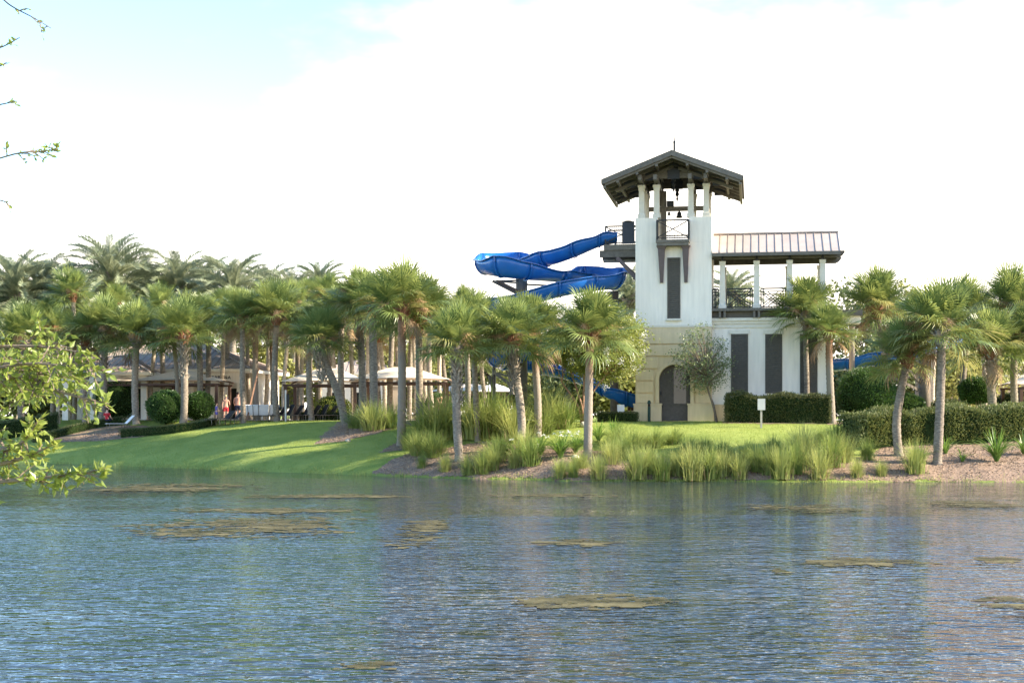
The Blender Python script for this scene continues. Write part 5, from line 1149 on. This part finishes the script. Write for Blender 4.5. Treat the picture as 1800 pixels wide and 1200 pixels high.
def hand(V, E, wrist, d, s):
    """palm plus four fingers and a thumb off its side, slightly curled"""
    d = d.normalized(); side = Vector((0,1,0)) if abs(d.y) < .8 else Vector((1,0,0)); side = (side-d*side.dot(d)).normalized(); cu = d.cross(side)
    k = len(V); pm = wrist+d*.08*s; V.append((*pm, .034*s, .018*s)); E.append((k-1, k))
    for j, (o, l_) in enumerate(((-.03,.07),(-.01,.082),(.01,.076),(.03,.058))):
        a = pm+side*o*s+d*.035*s; n0 = len(V); V.append((*a, .0095*s)); V.append((*(a+d*l_*.55*s+cu*.008*s), .0088*s)); V.append((*(a+d*l_*s+cu*.028*s), .008*s)); E += [(k, n0), (n0, n0+1), (n0+1, n0+2)]
    n0 = len(V); a = wrist+d*.035*s-side*.035*s; V.append((*a, .011*s)); V.append((*(a+d*.045*s-side*.025*s), .0095*s)); E += [(k, n0), (n0, n0+1)]
def person(x, D, rz, label, top=None, bottom='navy', hair='hair', skin='skin', h=1.76, sit=False, arms=((-.25,.1),(-.25,.1)), bulk=1.0, z=None):
    c = B(x, D)+Vector((0,0,.03 if z is None else z)); t_ = thing('person', label, 'person', c, rz); s = h/1.76
    hip = .93 if not sit else .47; V = []; E = []
    def v(p, r1, r2=None): V.append((p[0]*s, p[1]*s, p[2]*s, r1*s, (r2 or r1)*s)); return len(V)-1
    pel = v((0,0,hip), .145*bulk, .11*bulk); bel = v((0,-.01,hip+.16), .14*bulk, .11*bulk); che = v((0,.0,hip+.36), .165*bulk, .115*bulk); shl = v((0,0,hip+.5), .13, .09); nk = v((0,-.01,hip+.58), .055); hd0 = v((0,-.02,hip+.67), .075, .085); hd = v((0,-.02,hip+.77), .082, .095); ht = v((0,0,hip+.85), .05, .06)
    nose = v((0,-.125,hip+.73), .012); E += [(pel,bel),(bel,che),(che,shl),(shl,nk),(nk,hd0),(hd0,hd),(hd,ht),(hd0,nose)]
    for sg in (-1, 1): e_ = v((sg*.088,0,hip+.73), .014); E.append((hd0, e_))
    kn = []
    for sg in (-1, 1):
        if sit: a = v((sg*.1,-.06,hip), .1); k = v((sg*.13,-.44,hip+.02), .062); an = v((sg*.13,-.48,.08), .04); ft = v((sg*.14,-.6,.035), .035)
        else: a = v((sg*.1,0,hip-.08), .098); k = v((sg*.11,-.015,.49), .062); an = v((sg*.115,.02,.08), .04); ft = v((sg*.13,-.13,.03), .034)
        E += [(pel,a),(a,k),(k,an),(an,ft)]; kn.append((a, k))
    for sg, (fx, fb) in zip((-1, 1), arms):
        sh = v((sg*.2,0,hip+.47), .06); el = v((sg*.26,fx*.3,hip+.2), .046); wr_p = Vector((sg*.24, -.02+fx, hip+.0+abs(fx)*.3)); wr = v(wr_p, .03); E += [(shl,sh),(sh,el),(el,wr)]
        hand(V, E, wr_p*s, (wr_p-Vector((sg*.26, fx*.3, hip+.2))), s)
    skinned('body', V, E, M[skin], t_)
    if bottom:
        V2 = []; E2 = []
        for i in (pel, kn[0][0], kn[1][0]): p_ = V[i]; V2.append((p_[0], p_[1], p_[2], p_[3]*1.13, p_[4]*1.15))
        V2.append((0, V[bel][1], lerp(V[pel][2], V[bel][2], .45), V[bel][3]*1.06, V[bel][4]*1.08)); E2 = [(0,1),(0,2),(0,3)]
        for n_, (a, k) in enumerate(kn): p_, q_ = V[a], V[k]; V2.append(tuple(lerp(p_[i], q_[i], .7) for i in range(3))+(.1*s, .1*s)); E2.append((1+n_, 4+n_))
        skinned('shorts', V2, E2, M[bottom], t_)
    if top:
        V2 = [(*V[i][:3], V[i][3]*1.1, V[i][4]*1.13) for i in (pel, bel, che, shl)]; E2 = [(0,1),(1,2),(2,3)]
        for sg in (-1, 1): V2.append((sg*.21*s, 0, (hip+.45)*s, .072*s, .072*s)); E2.append((3, len(V2)-1)); V2.append((sg*.245*s, .0, (hip+.3)*s, .06*s, .06*s)); E2.append((len(V2)-2, len(V2)-1))
        skinned('shirt', V2, E2, M[top], t_)
    if hair: o = obj('hair', blob(3, M[hair], 8), t_, (0, .022*s, (hip+.80)*s), (-.35, 0, 0), (.102*s, .112*s, .115*s))
    return t_
person(418, 97.5, rad(185), 'bare chested man in dark shorts standing with his back turned, left of the slender palm', None, 'navy', 'hair', 'skin', 1.86, bulk=1.25)
person(425.5, 98.5, rad(160), 'bare chested person half hidden behind the slender grey palm', None, 'navy', 'hair', 'skin', 1.8, bulk=1.1)
person(397, 97, rad(190), 'blond person with bare back standing by the white column', None, 'red', 'blond', 'skin', 1.66, arms=((-.3,.1),(.05,.1)))
person(380.5, 95.5, rad(120), 'small child in purple swimwear beside the round bush', 'purple', 'purple', 'hair', 'skin2', 1.2)
person(337, 98, rad(150), 'person in a red shirt sitting behind the round bushes', 'red', 'navy', 'hair', 'skin', 1.7, True)
person(188, 99, rad(160), 'person in red sitting under the leftmost canopy', 'red', 'navy', 'hair', 'skin2', 1.7, True)
person(776, 93.5, rad(60), 'blond person sitting behind the centre fountain grasses', None, 'red', 'blond', 'skin', 1.72, True, z=.25)
person(770, 94, rad(-60), 'second person seated close beside the blond one', None, 'navy', 'hair', 'skin', 1.7, True, z=.25)
person(1108.5, 83.6, rad(175), 'person in swimwear standing before the blue slide run out', None, 'gold' if False else 'brownpost', 'hair', 'skin2', 1.7)
